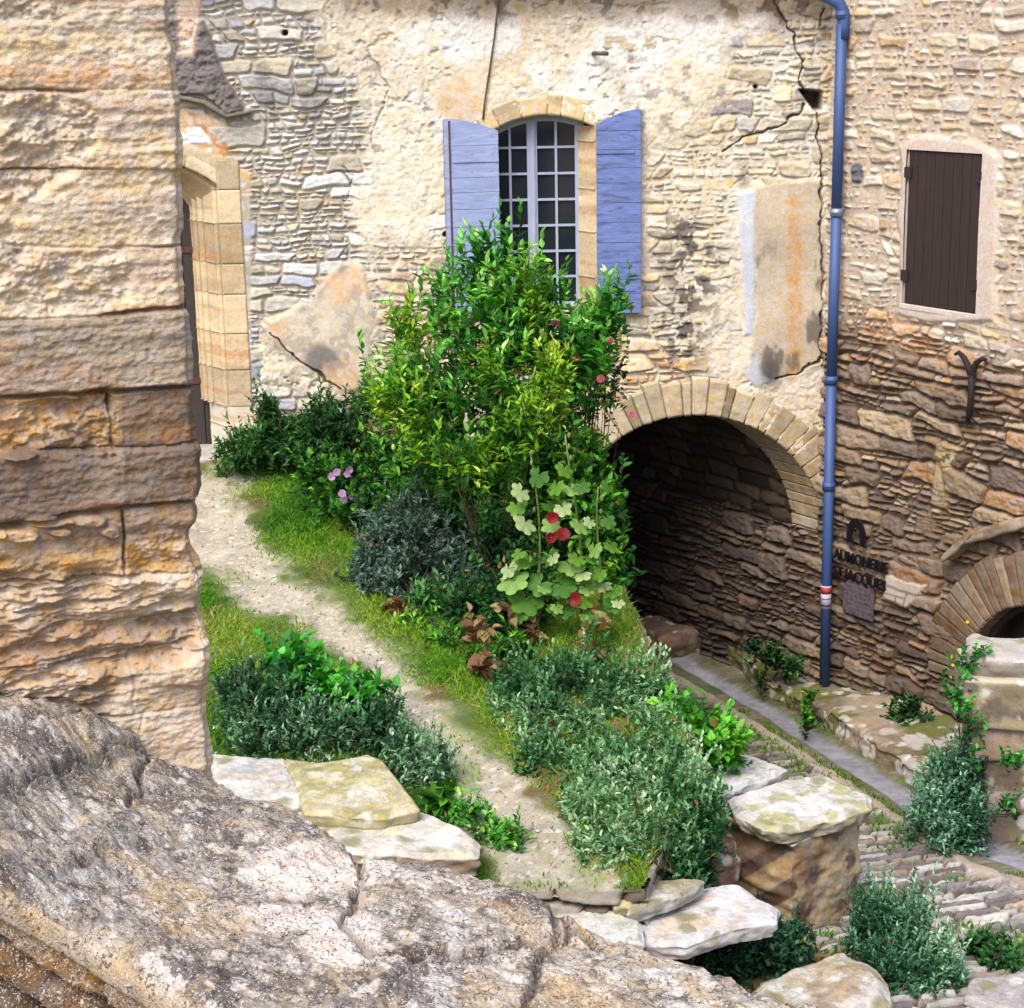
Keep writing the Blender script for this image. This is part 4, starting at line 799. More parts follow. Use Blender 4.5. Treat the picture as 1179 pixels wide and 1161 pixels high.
tag(rock('rubble_stone', (1.40, 11.62, 1.08), (.11, .12, .17), .2, .5, .03, [pc(176, 128, 104), pc(134, 96, 80)], 26, seed=33), 'narrow reddish upright stone on the left side of the big block', 'stone')
slab('stone_slab', [(712, 1058), (745, 1048), (800, 1022), (850, 1016), (894, 1042), (895, 1058), (840, 1068), (790, 1086), (742, 1084)], 1.30, .13, 43, [pc(240, 236, 234), pc(224, 216, 208), pc(232, 206, 176)], 'long white curved slab lying in front of the big block left corner', rim=.03)
slab('stone_slab', [(738, 1014), (790, 1010), (812, 1012), (790, 1026), (740, 1044), (722, 1050), (726, 1030)], 1.45, .10, 44, [pc(214, 206, 192), pc(196, 184, 160), pc(170, 160, 120)], 'flat grey paving slab at the end of the gravel path', rim=.02)
slab('stone_slab', [(706, 1026), (726, 1020), (738, 1032), (728, 1042), (708, 1040)], 1.47, .09, 45, [pc(196, 182, 130), pc(210, 196, 160)], 'small yellowish stone beside the flat grey paving slab', rim=.03, nb=90, nr=20)
slab('stone_slab', [(636, 1036), (660, 1032), (690, 1042), (740, 1060), (742, 1084), (690, 1080), (640, 1064)], 1.40, .14, 46, [pc(230, 226, 214), pc(206, 206, 176), pc(220, 214, 200)], 'pale mossy slab peeping over the near parapet at the foot of the path', rim=.03)
slab('stone_slab', [(225, 866), (328, 872), (345, 900), (348, 925), (300, 935), (225, 930)], 1.86, .14, 47, [pc(206, 196, 180), pc(222, 218, 210), pc(190, 200, 196)], 'grey squared slab next to the tall pier foot', rim=.02, rough=.006)
slab('stone_slab', [(326, 873), (372, 877), (400, 874), (424, 866), (442, 874), (460, 898), (484, 930), (440, 940), (350, 935), (343, 905)], 1.90, .14, 48, [pc(208, 194, 146), pc(184, 174, 118), pc(224, 214, 184)], 'ochre yellow lichened slab between the grey slab and the long white one', rim=.025, rough=.010)
slab('stone_slab', [(330, 925), (360, 930), (430, 934), (482, 931), (530, 950), (554, 968), (552, 984), (500, 985), (400, 978), (330, 960)], 1.80, .15, 49, [pc(234, 230, 218), pc(216, 206, 186), pc(226, 216, 180)], 'long cream white slab with a dark underside in front of the ochre slab', rim=.03, side=pc(150, 132, 110))
slab('stone_slab', [(868, 1128), (905, 1112), (940, 1098), (968, 1090), (1000, 1102), (1022, 1124), (1026, 1150), (980, 1165), (930, 1180), (870, 1170)], .98, .30, 50, [pc(198, 182, 150), pc(214, 208, 196), pc(176, 150, 110)], 'rough tan rock with a white flank at the bottom below the big block', cat='rock', rim=.07, rough=.03, nz=.05, side=pc(160, 146, 120))
q = terr(410, 500); tag(rock('boundary_stone', (q[0], q[1]+.5, q[2]-.02+.1), (.17, .12, .22), .1, .3, .02, [pc(228, 212, 184), pc(206, 184, 140), pc(214, 200, 110)], 26, seed=35, tilt=(-.25, .1)), 'pale upright squared stone behind the bushes at the foot of the plaster patch', 'stone')
# flat stones along the right foot of the street
q = strt(1120, 1130); slab('stone_slab', [(1118, 1124), (1179, 1118), (1240, 1120), (1240, 1170), (1150, 1180), (1110, 1152)], .735, .06, 53, [pc(176, 164, 164), pc(196, 190, 180), pc(160, 144, 136)], 'flat mauve grey step stone at the bottom right corner of the street', rim=.02)
# ================================================================ TALL PIER (foreground left)
PB = flat(240, 885, 4.96); PU = A([.903, .43, 0]); PN = A([.43, -.903, 0])
pier = empty('stone_pier', (PB[0]-.4, PB[1]-.1, 4.9), 'tall weathered ochre ashlar pier filling the left foreground', 'pier')
def pu_(x, y): Q = hitp(x, y, PB, PN); return (Q-PB)@PU, Q[2]
edge = [pu_(x, y) for x, y in [(198, -60), (201, 0), (206, 108), (209, 120), (212, 200), (216, 352), (222, 362), (222, 440), (228, 450), (229, 508), (232, 520), (233, 572), (234, 600), (226, 612), (224, 640), (233, 662), (234, 700), (239, 740), (240, 800), (245, 890), (246, 920)]]
ez = A([q[1] for q in edge])[::-1]; eu = A([q[0] for q in edge])[::-1]
zz = np.arange(4.55, 7.25, .0031); ss = np.concatenate([np.arange(-1.35, 0, .0031), np.arange(0, .5, .01)]); S, Z = np.meshgrid(ss, zz)
E_ = np.interp(Z, ez, eu)+.008*fbm(Z*14, Z*0, 4, 500)
face = S <= 0; Uf = np.where(face, S+E_, E_)
x = PB[0]+PU[0]*Uf; y = PB[1]+PU[1]*Uf; P = np.stack([x, y, Z], -1); px, py = proj(P); u = Uf; z = Z
n1 = fbm(u*4, z*7, 5, 501); n2 = fbm(u*9, z*14, 5, 502); n3 = fbm(u*26, z*40, 4, 503); st_ = fbm(u*1.6+n1*.15, z*24+u*1.5, 5, 504)
wy = py+5*n1+2*n2; wx = px+5*n2
CB = [(-80, -75), (104, 108), (196, 198), (285, 282), (368, 356), (460, 446), (522, 508), (606, 574), (674, 656), (772, 742), (838, 812), (960, 930)]
k = np.zeros(u.shape, int); jd = np.full(u.shape, 99.0)
for i, (yl, yr) in enumerate(CB):
    yb = yl+(yr-yl)*px/230; k += (wy > yb); jd = np.minimum(jd, np.abs(wy-yb)*(1 if i in (1, 4, 5, 6, 7) else 1.6))
JV = { 6: [(128, 0)], 8: [(142, 0)], 10: [(150, 0)], 11: [(160, 0)]}
for kk, L_ in JV.items():
    for (xv, _) in L_: jd = np.where(k == kk, np.minimum(jd, np.abs(wx-xv)*1.5), jd)
off = A([0, .0, .012, .002, .006, .020, .004, .026, .006, -.004, .010, .014, .0])[np.clip(k, 0, 12)]
h = off*.8+.0015*n1+.0012*n2+.0022*n3+.003*st_+.003*fbm(u*2.5, z*60, 3, 508)+.0022*fbm(u*75, z*120, 2, 506)+.0025*sst(.2, -.3, fbm(u*30, z*60, 3, 507))
h -= np.where((k > 3) & (k < 9), .020, .010)*sst(4.0, .8, jd)*(.35+.65*sst(-.2, .4, fbm(u*3, z*5, 3, 505)))
jk = sst(7, 1.5, np.abs(wy-(606-32*px/230)))*sst(250, 150, px*1.0+90*(n1 > 0)); h -= .03*jk*sst(-.3, .2, n1)
def ero(poly, dep, amp, soft=10, sd=0):
    m = sst(soft, -soft, psdf(px+10*n1+4*n2, py+10*n2, poly)); return m*(-dep+amp*fbm(u*(15 if sd != 4 else 7)+sd, z*(24 if sd != 4 else 28), 5, 510+sd, .62)), m
E1 = [ero([(-60, 108), (60, 104), (112, 130), (108, 175), (90, 205), (40, 230), (-60, 240)], .016, .030, 8, 1), ero([(-60, 330), (-60, 250), (25, 262), (40, 290), (140, 285), (160, 330), (130, 352), (40, 362)], .012, .020, 9, 2),
      ero([(-60, -30), (70, -30), (95, 8), (60, 20), (-60, 25)], .012, .022, 8, 3), ero([(-60, 668), (90, 655), (235, 690), (235, 750), (150, 770), (90, 850), (-60, 850)], .022, .040, 14, 4), ero([(130, 448), (30, 465), (-40, 470), (-40, 520), (130, 520)], .016, .028, 7, 5), ero([(145, 616), (225, 606), (225, 650), (150, 665)], .012, .018, 8, 6),
      ero([(-60, 640), (-60, 690), (230, 672), (230, 655)], .012, .024, 8, 7)]
for dh, _ in E1: h = h+dh
# lower bulging layers
h += .03*sst(-.1, .5, fbm(u*2.2, z*9, 4, 520))*sst(640, 690, py)
# little packing stones under the dark course
for (qx, qy, rx_, ry_) in ((20, 617, 26, 8), (56, 600, 30, 7), (100, 600, 22, 8), (124, 612, 12, 7), (-8, 612, 14, 7), (70, 612, 14, 4), (20, 522, 22, 5)):
    r_ = ((wx-qx)/rx_)**2+((wy-qy)/ry_)**2; h += .026*sst(1.15, .5, r_)
c = pc(224, 200, 162)*(1+.10*n1+.14*n3)[..., None]
c = mix(c, pc(222, 176, 130)+0*c, .65*sst(.05, .5, st_+.2*n1)); c = mix(c, pc(206, 190, 172)+0*c, .6*sst(.05, .45, fbm(u*2, z*18, 4, 521)))
c = mix(c, pc(240, 224, 196)+0*c, .7*sst(.1, .5, fbm(u*3, z*10, 4, 522)))
CC = {5: pc(178, 160, 136), 6: pc(172, 142, 108), 7: pc(156, 136, 114), 8: pc(208, 168, 116), 9: pc(226, 202, 170), 10: pc(218, 192, 158), 11: pc(228, 204, 172)}
for kk, q in CC.items():
    w_ = (k == kk)*1.0; cc_ = q*(1+.14*n1+.14*n3+.10*st_)[..., None]
    if kk in (6, 7): cc_ = mix(cc_, pc(118, 96, 80)+0*cc_, .7*sst(.0, .5, fbm(u*2.6, z*9, 4, 530+kk)+.25*(px > 140)))
    if kk == 6: cc_ = mix(cc_, pc(222, 178, 118)+0*cc_, .8*sst(.1, .4, fbm(u*5, z*9, 4, 540))*(px < 135))
    if kk == 8: cc_ = mix(cc_, pc(150, 128, 110)+0*cc_, .7*sst(.0, .4, fbm(u*4, z*8, 4, 541))); 
    c = mix(c, cc_, w_)
for j, (dh, m) in enumerate(E1[:4]): c = mix(c, (pc(226, 208, 182) if j != 3 else pc(206, 176, 138))*(1+.2*n3)[..., None], m*.6)
c = mix(c, pc(150, 118, 84)+0*c, .55*E1[3][1]*sst(-.05, .35, fbm(u*5, z*9, 5, 543)))
c = mix(c, pc(118, 88, 62)+0*c, .75*sst(4.5, .5, jd)*sst(-.3, .3, fbm(u*3, z*5, 3, 505)))
c = mix(c, pc(206, 140, 86)+0*c, .22*sst(.25, .6, fbm(u*4, z*16, 4, 544)))
c = mix(c, pc(120, 112, 108)+0*c, .6*sst(18, 4, np.hypot(px-12, (py-290)))+.0*px)
dep = np.where(face, 0, S); rnd = .018*np.exp(-(S/.015)**2)
hh = h*np.where(face, 1, np.exp(-S*8))-rnd; P = P+PN*(hh-dep)[..., None]-PU*(rnd*.6+np.where(face, 0, .010*fbm(S*12, Z*14, 4, 545)))[..., None]
link('masonry', gridmesh('masonry', P, c), M_PIER, pier)
mb = MB(); MPm = Matrix(((PU[0], -PN[0], 0, PB[0]), (PU[1], -PN[1], 0, PB[1]), (0, 0, 1, 0), (0, 0, 0, 1)))
mb.box((-1.4, .09, 1.0), (-.09, .9, 7.3), MPm); mb.box((-3.2, .05, 1.0), (-1.33, .9, 7.3), MPm); mb.build('core', plain_mat('ochre stone core', pc(215, 186, 145), .95, amt=.25, scale=6, bump=.5), pier)
# ================================================================ NEAR PARAPET
par = empty('parapet_wall', (-.4, 3.7, 4.3), 'near parapet of lichen speckled grey coping stones crossing the bottom foreground', 'parapet')
ZP = 4.96
far = A([(hitp(x, y+7, PB+PN*.03, PN) if x < 240 else flat(x, y+8, ZP)) for x, y in [(-230, 720), (-80, 770), (0, 790), (60, 800), (120, 818), (163, 846), (172, 868), (238, 886), (285, 914), (312, 911), (350, 930), (405, 967), (413, 984), (450, 981), (500, 991), (590, 1013), (640, 1038), (700, 1062), (840, 1108), (862, 1128), (960, 1148), (1100, 1210), (1300, 1290)]])
near = A([flat(x, y, z_) for x, y, z_ in [(-420, 800, 5.45), (-120, 945, 5.25), (5, 1013, 5.12), (90, 1062, 5.03), (200, 1130, 4.97), (330, 1205, ZP), (480, 1300, ZP), (700, 1450, ZP), (1000, 1600, ZP)]])
def param(Q, n):
    l = np.concatenate([[0], np.cumsum(np.hypot(*np.diff(Q, axis=0).T))]); t = np.linspace(0, l[-1], n); return np.stack([np.interp(t, l, Q[:, k]) for k in range(3)], -1)
ns = 1150; Fp = param(far, ns); Np = param(near, ns)
for _ in range(5):
    for Q in (Fp, Np): Q[1:-1] = (Q[:-2]+2*Q[1:-1]+Q[2:])/4
tt = np.concatenate([np.linspace(-.16, 0, 16, endpoint=False), np.linspace(0, 1, 300), np.linspace(1, 1.5, 50)[1:]])
T, I = np.meshgrid(tt, np.arange(ns), indexing='ij'); tc_ = np.clip(T, 0, 1)[..., None]
B = Fp[None]*(1-tc_)+Np[None]*tc_; X, Y = B[..., 0], B[..., 1]; ZB = B[..., 2]
Sx = (X*.75-Y*.66); Sy = (X*.66+Y*.75)     # along / across
n1 = fbm(Sx*3, Sy*4, 5, 601); n2 = fbm(Sx*11, Sy*16, 5, 602); n3 = fbm(Sx*38, Sy*60, 4, 603)
top = .011*n1+.009*n2+.0065*n3
px, py = proj(np.stack([X, Y, ZB], -1))
cracks = [[(170, 850), (176, 880), (150, 930)], [(405, 967), (420, 1010), (395, 1060), (430, 1110)], [(640, 1038), (640, 1080), (600, 1161)], [(165, 862), (120, 872), (60, 890), (-100, 905)], [(60, 1000), (110, 975), (200, 962), (290, 975)], [(330, 1000), (405, 968)], [(480, 1112), (545, 1098), (640, 1078), (660, 1060)], [(640, 1045), (690, 1080), (760, 1100)], [(300, 1060), (400, 1010)], [(430, 1180), (490, 1105)], [(-40, 960), (30, 945)], [(-60, 835), (40, 838), (90, 820)]]
ck = np.zeros(X.shape)
for i, q in enumerate(cracks):
    k_ = sst(7, 1, ldist(px+8*n2, py+6*n1+4*n2, q)); ck = np.maximum(ck, k_*(.9 if i in (0, 1, 2, 3, 6, 7) else .4))
top -= .030*ck
# stone-to-stone steps
stp = .01*sst(8, -8, psdf(px+6*n2, py+6*n2, [(-300, 650), (170, 650), (168, 862), (60, 888), (-300, 915)]))+.012*sst(8, -8, psdf(px+6*n2, py+6*n2, [(172, 860), (405, 900), (410, 966), (280, 985), (170, 965), (60, 990)]))+.014*sst(6, -6, psdf(px+8*n2, py+6*n2, [(410, 900), (660, 980), (660, 1060), (500, 1110), (440, 1170), (420, 1080)]))
top += stp
rf_ = np.exp(-(np.minimum(np.abs(T), 9)/.035)**2); rn_ = np.exp(-(np.abs(T-1)/.03)**2)
Zp = ZB+top*.9-.012*rf_-.02*rn_
fdown = np.where(T < 0, -T*1.6, 0); ndown = np.where(T > 1, (T-1), 0)
# front face: coping side .10 high, then recessed rubble
Zp = Zp-fdown; side = sst(0, .012, ndown); Zp = Zp-ndown*1.0
inset = .045*sst(.10, .125, ndown)+.010*np.sin(np.clip(ndown/.1, 0, 1)*math.pi)*-1
rub_d, rub_s, rlx, rly, _, _ = rubble(Sx, ndown, 611, (.06, .11), (.10, .28)); rh_ = stones_h(rub_d, rub_s, rlx, rly, Sx, ndown, 612, .02, .03, .01, .03)
inm = sst(.11, .13, ndown); inset = inset-inm*rh_-(1-inm)*(ndown > 0)*(.012*n2+.006*n3)
nd = A([-.64, -.77]); X = X-nd[0]*inset*(ndown > 0); Y = Y-nd[1]*inset*(ndown > 0)
c = mix(pc(168, 156, 142)+0*np.stack([X]*3, -1), pc(122, 110, 102)+0*np.stack([X]*3, -1), sst(-.25, .35, n1+.4*n2))
c = mix(c, pc(206, 190, 160)+0*c, .6*sst(.05, .5, fbm(Sx*5, Sy*7, 5, 605)))
c = mix(c, pc(82, 72, 68)+0*c, .7*sst(.12, .45, fbm(Sx*34, Sy*44, 4, 606)+.25*fbm(Sx*4, Sy*4, 3, 607)))
c = mix(c, pc(222, 214, 204)+0*c, .7*sst(.22, .5, fbm(Sx*26, Sy*34, 4, 608)+.25*fbm(Sx*3, Sy*3, 3, 609)))
for (qx, qy, a_, b_) in ((350, 1000, 75, 26), (395, 1085, 50, 38), (330, 1050, 60, 22), (430, 990, 26, 30)):
    c = mix(c, pc(244, 226, 214)+0*c, .8*sst(1.2, .5, ((px+14*n2-qx)/a_)**2+((py+12*n1-qy)/b_)**2))
c = mix(c, pc(198, 168, 120)+0*c, .5*sst(.15, .5, fbm(Sx*2.5, Sy*6, 4, 610))); c = mix(c, pc(92, 80, 72)+0*c, ck*.6)
cs = palette(rub_s, 613, [pc(140, 110, 78), pc(110, 88, 66), pc(160, 128, 92)]); c = mix(c, cs, inm); c = mix(c, pc(60, 48, 38)+0*c, inm*sst(.01, 0, rub_d))
c = mix(c, pc(206, 182, 148)*(1+.2*n3)[..., None], (1-inm)*side*.7)
link('coping', gridmesh('coping', np.stack([X, Y, Zp], -1), c, flip=True), M_PARA, par)
mb = MB(); top_ = [tuple(q[:2]) for q in Fp[::60]]+[tuple(q[:2]) for q in Np[::-60]]; cxm = np.mean(top_, axis=0)
mb.prism([tuple(cxm+(A(q)-cxm)*.86) for q in top_], .6, ZP-.17, lambda a_, b_, z_: (a_, b_, z_)); mb.build('rubble_core', plain_mat('rubble core', pc(120, 98, 72), .95, amt=.4, scale=12, bump=.8), par)
# ================================================================ PLANTS
def unit(v): return v/(np.linalg.norm(v, axis=-1, keepdims=True)+1e-9)
def leafmesh(P, D, Nn, L, W, C, tip=.62, fold=.25, droop=.15):
    """one folded lance-shaped leaf per row"""
    n = len(P); D = unit(D); S = unit(np.cross(D, Nn)); Nn = np.cross(S, D); L = L[:, None]; W = W[:, None]
    a = P; l1 = P+D*L*.30+S*W*.5+Nn*W*fold; r1 = P+D*L*.30-S*W*.5+Nn*W*fold
    l2 = P+D*L*tip+S*W*.42+Nn*(W*fold*.7-L*droop*.3); r2 = P+D*L*tip-S*W*.42+Nn*(W*fold*.7-L*droop*.3); t = P+D*L-Nn*L*droop
    V = np.stack([a, l1, l2, t, r2, r1], 1).reshape(-1, 3); i = np.arange(n)[:, None]*6
    F = np.concatenate([i+A([[0, 1, 2, 3]]), i+A([[0, 3, 4, 5]])]); return V, F, np.repeat(C, 6, axis=0)
def stemmesh(P0, P1, r0, r1, C):
    n = len(P0); D = unit(P1-P0); s = unit(np.cross(D, A([.3, .2, 1.0]))); q = np.cross(D, s); V = []
    for P_, r_ in ((P0, r0), (P1, r1)):
        for k in range(3): a_ = k*2.094; V.append(P_+(s*math.cos(a_)+q*math.sin(a_))*np.asarray(r_)[:, None])
    V = np.stack(V, 1).reshape(-1, 3); i = np.arange(n)[:, None]*6
    F = np.concatenate([i+A([[k, (k+1) % 3, 3+(k+1) % 3, 3+k]]) for k in range(3)]); return V, F, np.repeat(C, 6, axis=0)
def join(parts):
    b = 0; Vs, Fs, Cs = [], [], []
    for V, F, C in parts: Vs.append(V); Fs.append(F+b); Cs.append(C); b += len(V)
    return np.concatenate(Vs), np.concatenate(Fs), np.concatenate(Cs)
def shrub(name, label, cat, blobs, base, leaf, cols, nsp, nl, seed, spl=.22, up=.55, group=None, shell=.45, flowers=None, twig=None, stemcol=None, jitter=1.0, whorl=2, skirt=.26, spur=.16, gaps=-.72):
    """blobs: (px,py,rx,ry,depth,rdepth) with pixel centre/radii measured in the photo, stood at a real depth"""
    rng = np.random.RandomState(seed); B = []
    for (x, y, rx, ry, dy, rd) in blobs:
        c0 = back(x, y, dy); mx = abs(back(x+rx, y, dy)[0]-c0[0]); mz = abs(back(x, y-ry, dy)[2]-c0[2]); B.append((c0, A([mx, rd, mz])))
    vol = A([np.prod(r_)**.62 for _, r_ in B]); pick = rng.choice(len(B), nsp, p=vol/vol.sum()); cen = A([B[i][0] for i in pick]); rad = A([B[i][1] for i in pick])
    dr_ = unit(rng.normal(size=(nsp, 3))); rr_ = rng.uniform(shell, 1.0, nsp)**.7
    rr_ *= 1+.38*fbm(dr_[:, 0]*2.2+seed, dr_[:, 2]*2.2+dr_[:, 1], 3, seed)
    tipP = cen+dr_*rad*rr_[:, None]
    ks = rng.uniform(0, 1, nsp) < skirt; g0 = ground_z(tipP[:, 0], tipP[:, 1]); zs_ = g0+(cen[:, 2]-g0)*rng.uniform(0, 1, nsp); tipP[:, 2] = np.where(ks & (cen[:, 2]-g0 < 1.2), zs_, tipP[:, 2]); tipP[:, :2] = np.where(ks[:, None], cen[:, :2]+unit(dr_*A([1, 1, 0]))[:, :2]*rad[:, :2]*.95, tipP[:, :2])
    gz = ground_z(tipP[:, 0], tipP[:, 1]); tipP[:, 2] = np.maximum(tipP[:, 2], gz+.02+rng.uniform(0, .06, nsp))
    kp = fbm(tipP[:, 0]*2.6+seed, tipP[:, 2]*2.6+tipP[:, 1]*1.5, 2, seed+8) > gaps; tipP = tipP[kp]; cen = cen[kp]; rad = rad[kp]; dr_ = dr_[kp]; ks = ks[kp]; nsp = len(tipP)
    root = A(base); grow = unit(unit(dr_*rad)*(.8)+A([0, 0, up])+rng.normal(size=(nsp, 3))*.42*jitter)
    L = spl*rng.uniform(.6, 1.3, nsp); sp_ = (rng.uniform(0, 1, nsp) < spur) & ~ks; grow[sp_] = unit(grow[sp_]*A([.45, .45, 1])+A([0, 0, .6])); tipP[sp_] += grow[sp_]*(spl*rng.uniform(.3, 1.0, sp_.sum()))[:, None]; L[sp_] *= 1.5; start = tipP-grow*L[:, None]
    k = np.arange(nl); f = (k+.5)/nl; m = len(k)
    pos = start[:, None]+grow[:, None]*(L[:, None]*f[None])[..., None]; pos = pos.reshape(-1, 3)
    G = np.repeat(grow, m, 0); sid_ = unit(np.cross(G, A([.1, .3, 1.0]))+1e-6); q = np.cross(G, sid_); ph = (np.tile(k, nsp)*2.4+np.repeat(rng.uniform(0, 6.3, nsp), m))+(np.tile(k, nsp) % whorl)*math.pi
    out = sid_*np.cos(ph)[:, None]+q*np.sin(ph)[:, None]
    ff = np.tile(f, nsp); D = unit(out*(1.15-.7*ff)[:, None]+G*(.35+.75*ff)[:, None]+rng.normal(size=(len(ph), 3))*.22*jitter)
    Nn = unit(np.cross(np.cross(D, A([0, 0, 1.0])), D)+rng.normal(size=D.shape)*.35)
    LL_ = 1.22*leaf[0]*rng.uniform(.65, 1.25, len(ph))*(1-.25*ff); WW = 1.55*leaf[1]*rng.uniform(.8, 1.2, len(ph))*(1-.2*ff)
    cols = np.array(cols)*1.3; hueA = np.repeat(rng.uniform(0, 1, nsp), m); pn = fbm(pos[:, 0]*3, pos[:, 2]*3+pos[:, 1], 3, seed+3)
    t = np.clip(.5*hueA+.25*rng.uniform(0, 1, len(ph))+.55*ff**2-.18+.35*pn, 0, .999)*(len(cols)-1)
    i0 = t.astype(int); i1 = np.minimum(i0+1, len(cols)-1); fr = (t-i0)[:, None]; C = cols[i0]*(1-fr)+cols[i1]*fr
    C = C*rng.uniform(.65, 1.3, len(ph))[:, None]; dead = rng.uniform(0, 1, len(ph)) < .012; C[dead] = pc(170, 130, 70)
    o = empty(name, root, label, cat, group)
    V, F, Cc = leafmesh(pos, D, Nn, LL_, WW, C); link('foliage', npmesh('foliage', V, F, Cc, False), M_LEAF, o)
    sub_ = rng.choice(nsp, min(nsp, twig or max(10, nsp//45)), replace=False)
    sc_ = A(stemcol if stemcol is not None else pc(96, 84, 52)); p1 = start[sub_]; mid = root+(p1-root)*.55+A([0, 0, .04])+rng.normal(size=p1.shape)*.03
    rootv = root+rng.normal(size=p1.shape)*A([.06, .06, .0]); th_ = .003+.0016*leaf[0]/.05
    parts = [stemmesh(rootv, mid, np.full(len(p1), th_*1.6), np.full(len(p1), th_), np.repeat(sc_[None], len(p1), 0)), stemmesh(mid, p1, np.full(len(p1), th_), np.full(len(p1), th_*.6), np.repeat(sc_[None], len(p1), 0)), stemmesh(start, tipP, np.full(nsp, th_*.55), np.full(nsp, th_*.3), np.repeat((sc_*.6+cols[0]*.6)[None], nsp, 0))]
    V, F, Cc = join(parts); link('stems', npmesh('stems', V, F, Cc, False), M_LEAF, o)
    return o
def flowerpart(parent, name, spots, r, colr, depth, cen=None, petals=5, face=(0, -1, .35), seed=0):
    rng = np.random.RandomState(seed); 
    for (x, y) in spots:
        c0 = back(x, y, depth+rng.uniform(-.04, .04)); fN = unit(A(face)+rng.normal(size=3)*.25); s_ = unit(np.cross(fN, A([0, 0, 1.0]))); t_ = np.cross(s_, fN); rr = r*rng.uniform(.85, 1.15)
        Vs, Fs, Cs = [], [], []; b = 0
        for k in range(petals):
            a_ = 2*math.pi*k/petals+rng.uniform(-.1, .1); d_ = s_*math.cos(a_)+t_*math.sin(a_); w_ = np.cross(fN, d_)
            pts_ = [c0, c0+d_*rr*.5+w_*rr*.42+fN*rr*.22, c0+d_*rr*.95+w_*rr*.48+fN*rr*.42, c0+d_*rr*1.05+fN*rr*.30, c0+d_*rr*.95-w_*rr*.48+fN*rr*.42, c0+d_*rr*.5-w_*rr*.42+fN*rr*.22]
            Vs += pts_; Fs += [(b, b+1, b+2, b+3), (b, b+3, b+4, b+5)]; cc = A(colr)*rng.uniform(.8, 1.2); Cs += [cc*.7, cc, cc, cc, cc, cc]; b += 6
        o = link(name, npmesh(name, A(Vs), A(Fs), A(Cs), False), M_PETAL, parent)
        if cen is not None:
            Vs, Fs, Cs = [], [], []; b = 0
            for k in range(6):
                a_ = k*1.05; d_ = s_*math.cos(a_)+t_*math.sin(a_); Vs += [c0+d_*rr*.14, c0+fN*rr*.62, c0+np.cross(fN, d_)*rr*.14, c0+fN*rr*.2]; Fs.append((b, b+1, b+2, b+3)); Cs += [A(cen)]*4; b += 4
            link('stamens', npmesh('stamens', A(Vs), A(Fs), A(Cs), False), M_PETAL, o)
GB = [pc(24, 66, 28), pc(50, 112, 34), pc(96, 168, 44), pc(158, 208, 74)]          # bright green
GD = [pc(18, 50, 26), pc(34, 82, 36), pc(62, 122, 50), pc(104, 158, 84)]            # dark green
GT = [pc(30, 92, 34), pc(72, 156, 52), pc(132, 208, 84), pc(214, 244, 150)]        # cool glossy green
GG = [pc(30, 76, 40), pc(76, 134, 78), pc(128, 178, 116), pc(196, 222, 176)]        # grey green
GY = [pc(40, 96, 20), pc(92, 150, 26), pc(140, 188, 40), pc(198, 222, 84)]        # yellow green
def tb(x, y): q = terr(x, y); return (q[0], q[1], q[2])
def sb(x, y): q = strt(x, y); return (q[0], q[1], q[2])
DT = 15.3
t1 = shrub('tall_shrub', 'tall glossy green shrub standing in front of the blue shuttered window', 'shrub',
    [(550, 275, 14, 24, DT, .15), (575, 315, 62, 46, DT, .45), (500, 350, 48, 52, DT, .45), (600, 370, 80, 60, DT, .6), (690, 350, 26, 42, DT+.1, .25), (470, 425, 42, 55, DT, .4), (560, 430, 100, 65, DT, .7), (655, 430, 34, 60, DT, .4), (520, 505, 70, 65, DT, .6), (610, 520, 70, 70, DT, .6), (550, 585, 80, 50, DT, .5), (668, 395, 30, 40, DT, .3), (560, 640, 90, 40, DT-.1, .5), (610, 570, 60, 60, DT-.2, .5), (500, 560, 60, 50, DT-.1, .4)],
    tb(568, 650), (.105, .030), GT, 2000, 9, 701, .38, .95, shell=.15, twig=60, skirt=0, spur=.16, gaps=-.12)
shrub('yellow_green_shrub', 'yellow green leafed shrub in front of the tall glossy shrub', 'shrub', [(590, 470, 60, 60, 14.5, .45), (545, 510, 60, 50, 14.5, .4), (570, 430, 50, 40, 14.7, .35), (635, 440, 34, 60, 14.6, .3), (445, 450, 28, 44, 14.9, .3), (485, 480, 44, 60, 14.8, .35), (470, 370, 24, 40, 15.0, .3), (600, 330, 50, 50, 15.0, .3)], tb(575, 690), (.085, .022), GY, 800, 8, 703, .30, .8, shell=.1, skirt=0, spur=.15, gaps=-.3)
shrub('shutter_shrub', 'light green sprays of a slender shrub reaching over the foot of the right blue shutter', 'shrub', [(690, 352, 28, 36, 15.5, .25), (712, 338, 14, 18, 15.5, .12), (678, 400, 24, 40, 15.5, .25)], (back(672, 600, 15.5)[0], 15.5, zterr(15.5)), (.10, .032), GT, 210, 9, 704, .32, .9, shell=.1, skirt=0, spur=.2, gaps=-.6)
shrub('rose_bush', 'thorny rose bush with pink blooms climbing beside the passage arch', 'rose bush', [(700, 420, 24, 60, 16.2, .3), (688, 500, 22, 50, 16.0, .3), (665, 470, 26, 60, 15.8, .3)], (back(680, 640, 16)[0], 16.0, zterr(16.0)), (.05, .028), GB, 170, 7, 705, .22, .6)
ro = bpy.data.objects['rose_bush']; flowerpart(ro, 'bloom', [(692, 437), (728, 478), (664, 412), (618, 408), (571, 384), (640, 372), (702, 392), (656, 470)], .032, pc(206, 90, 116), 15.2, None, 7, seed=3)
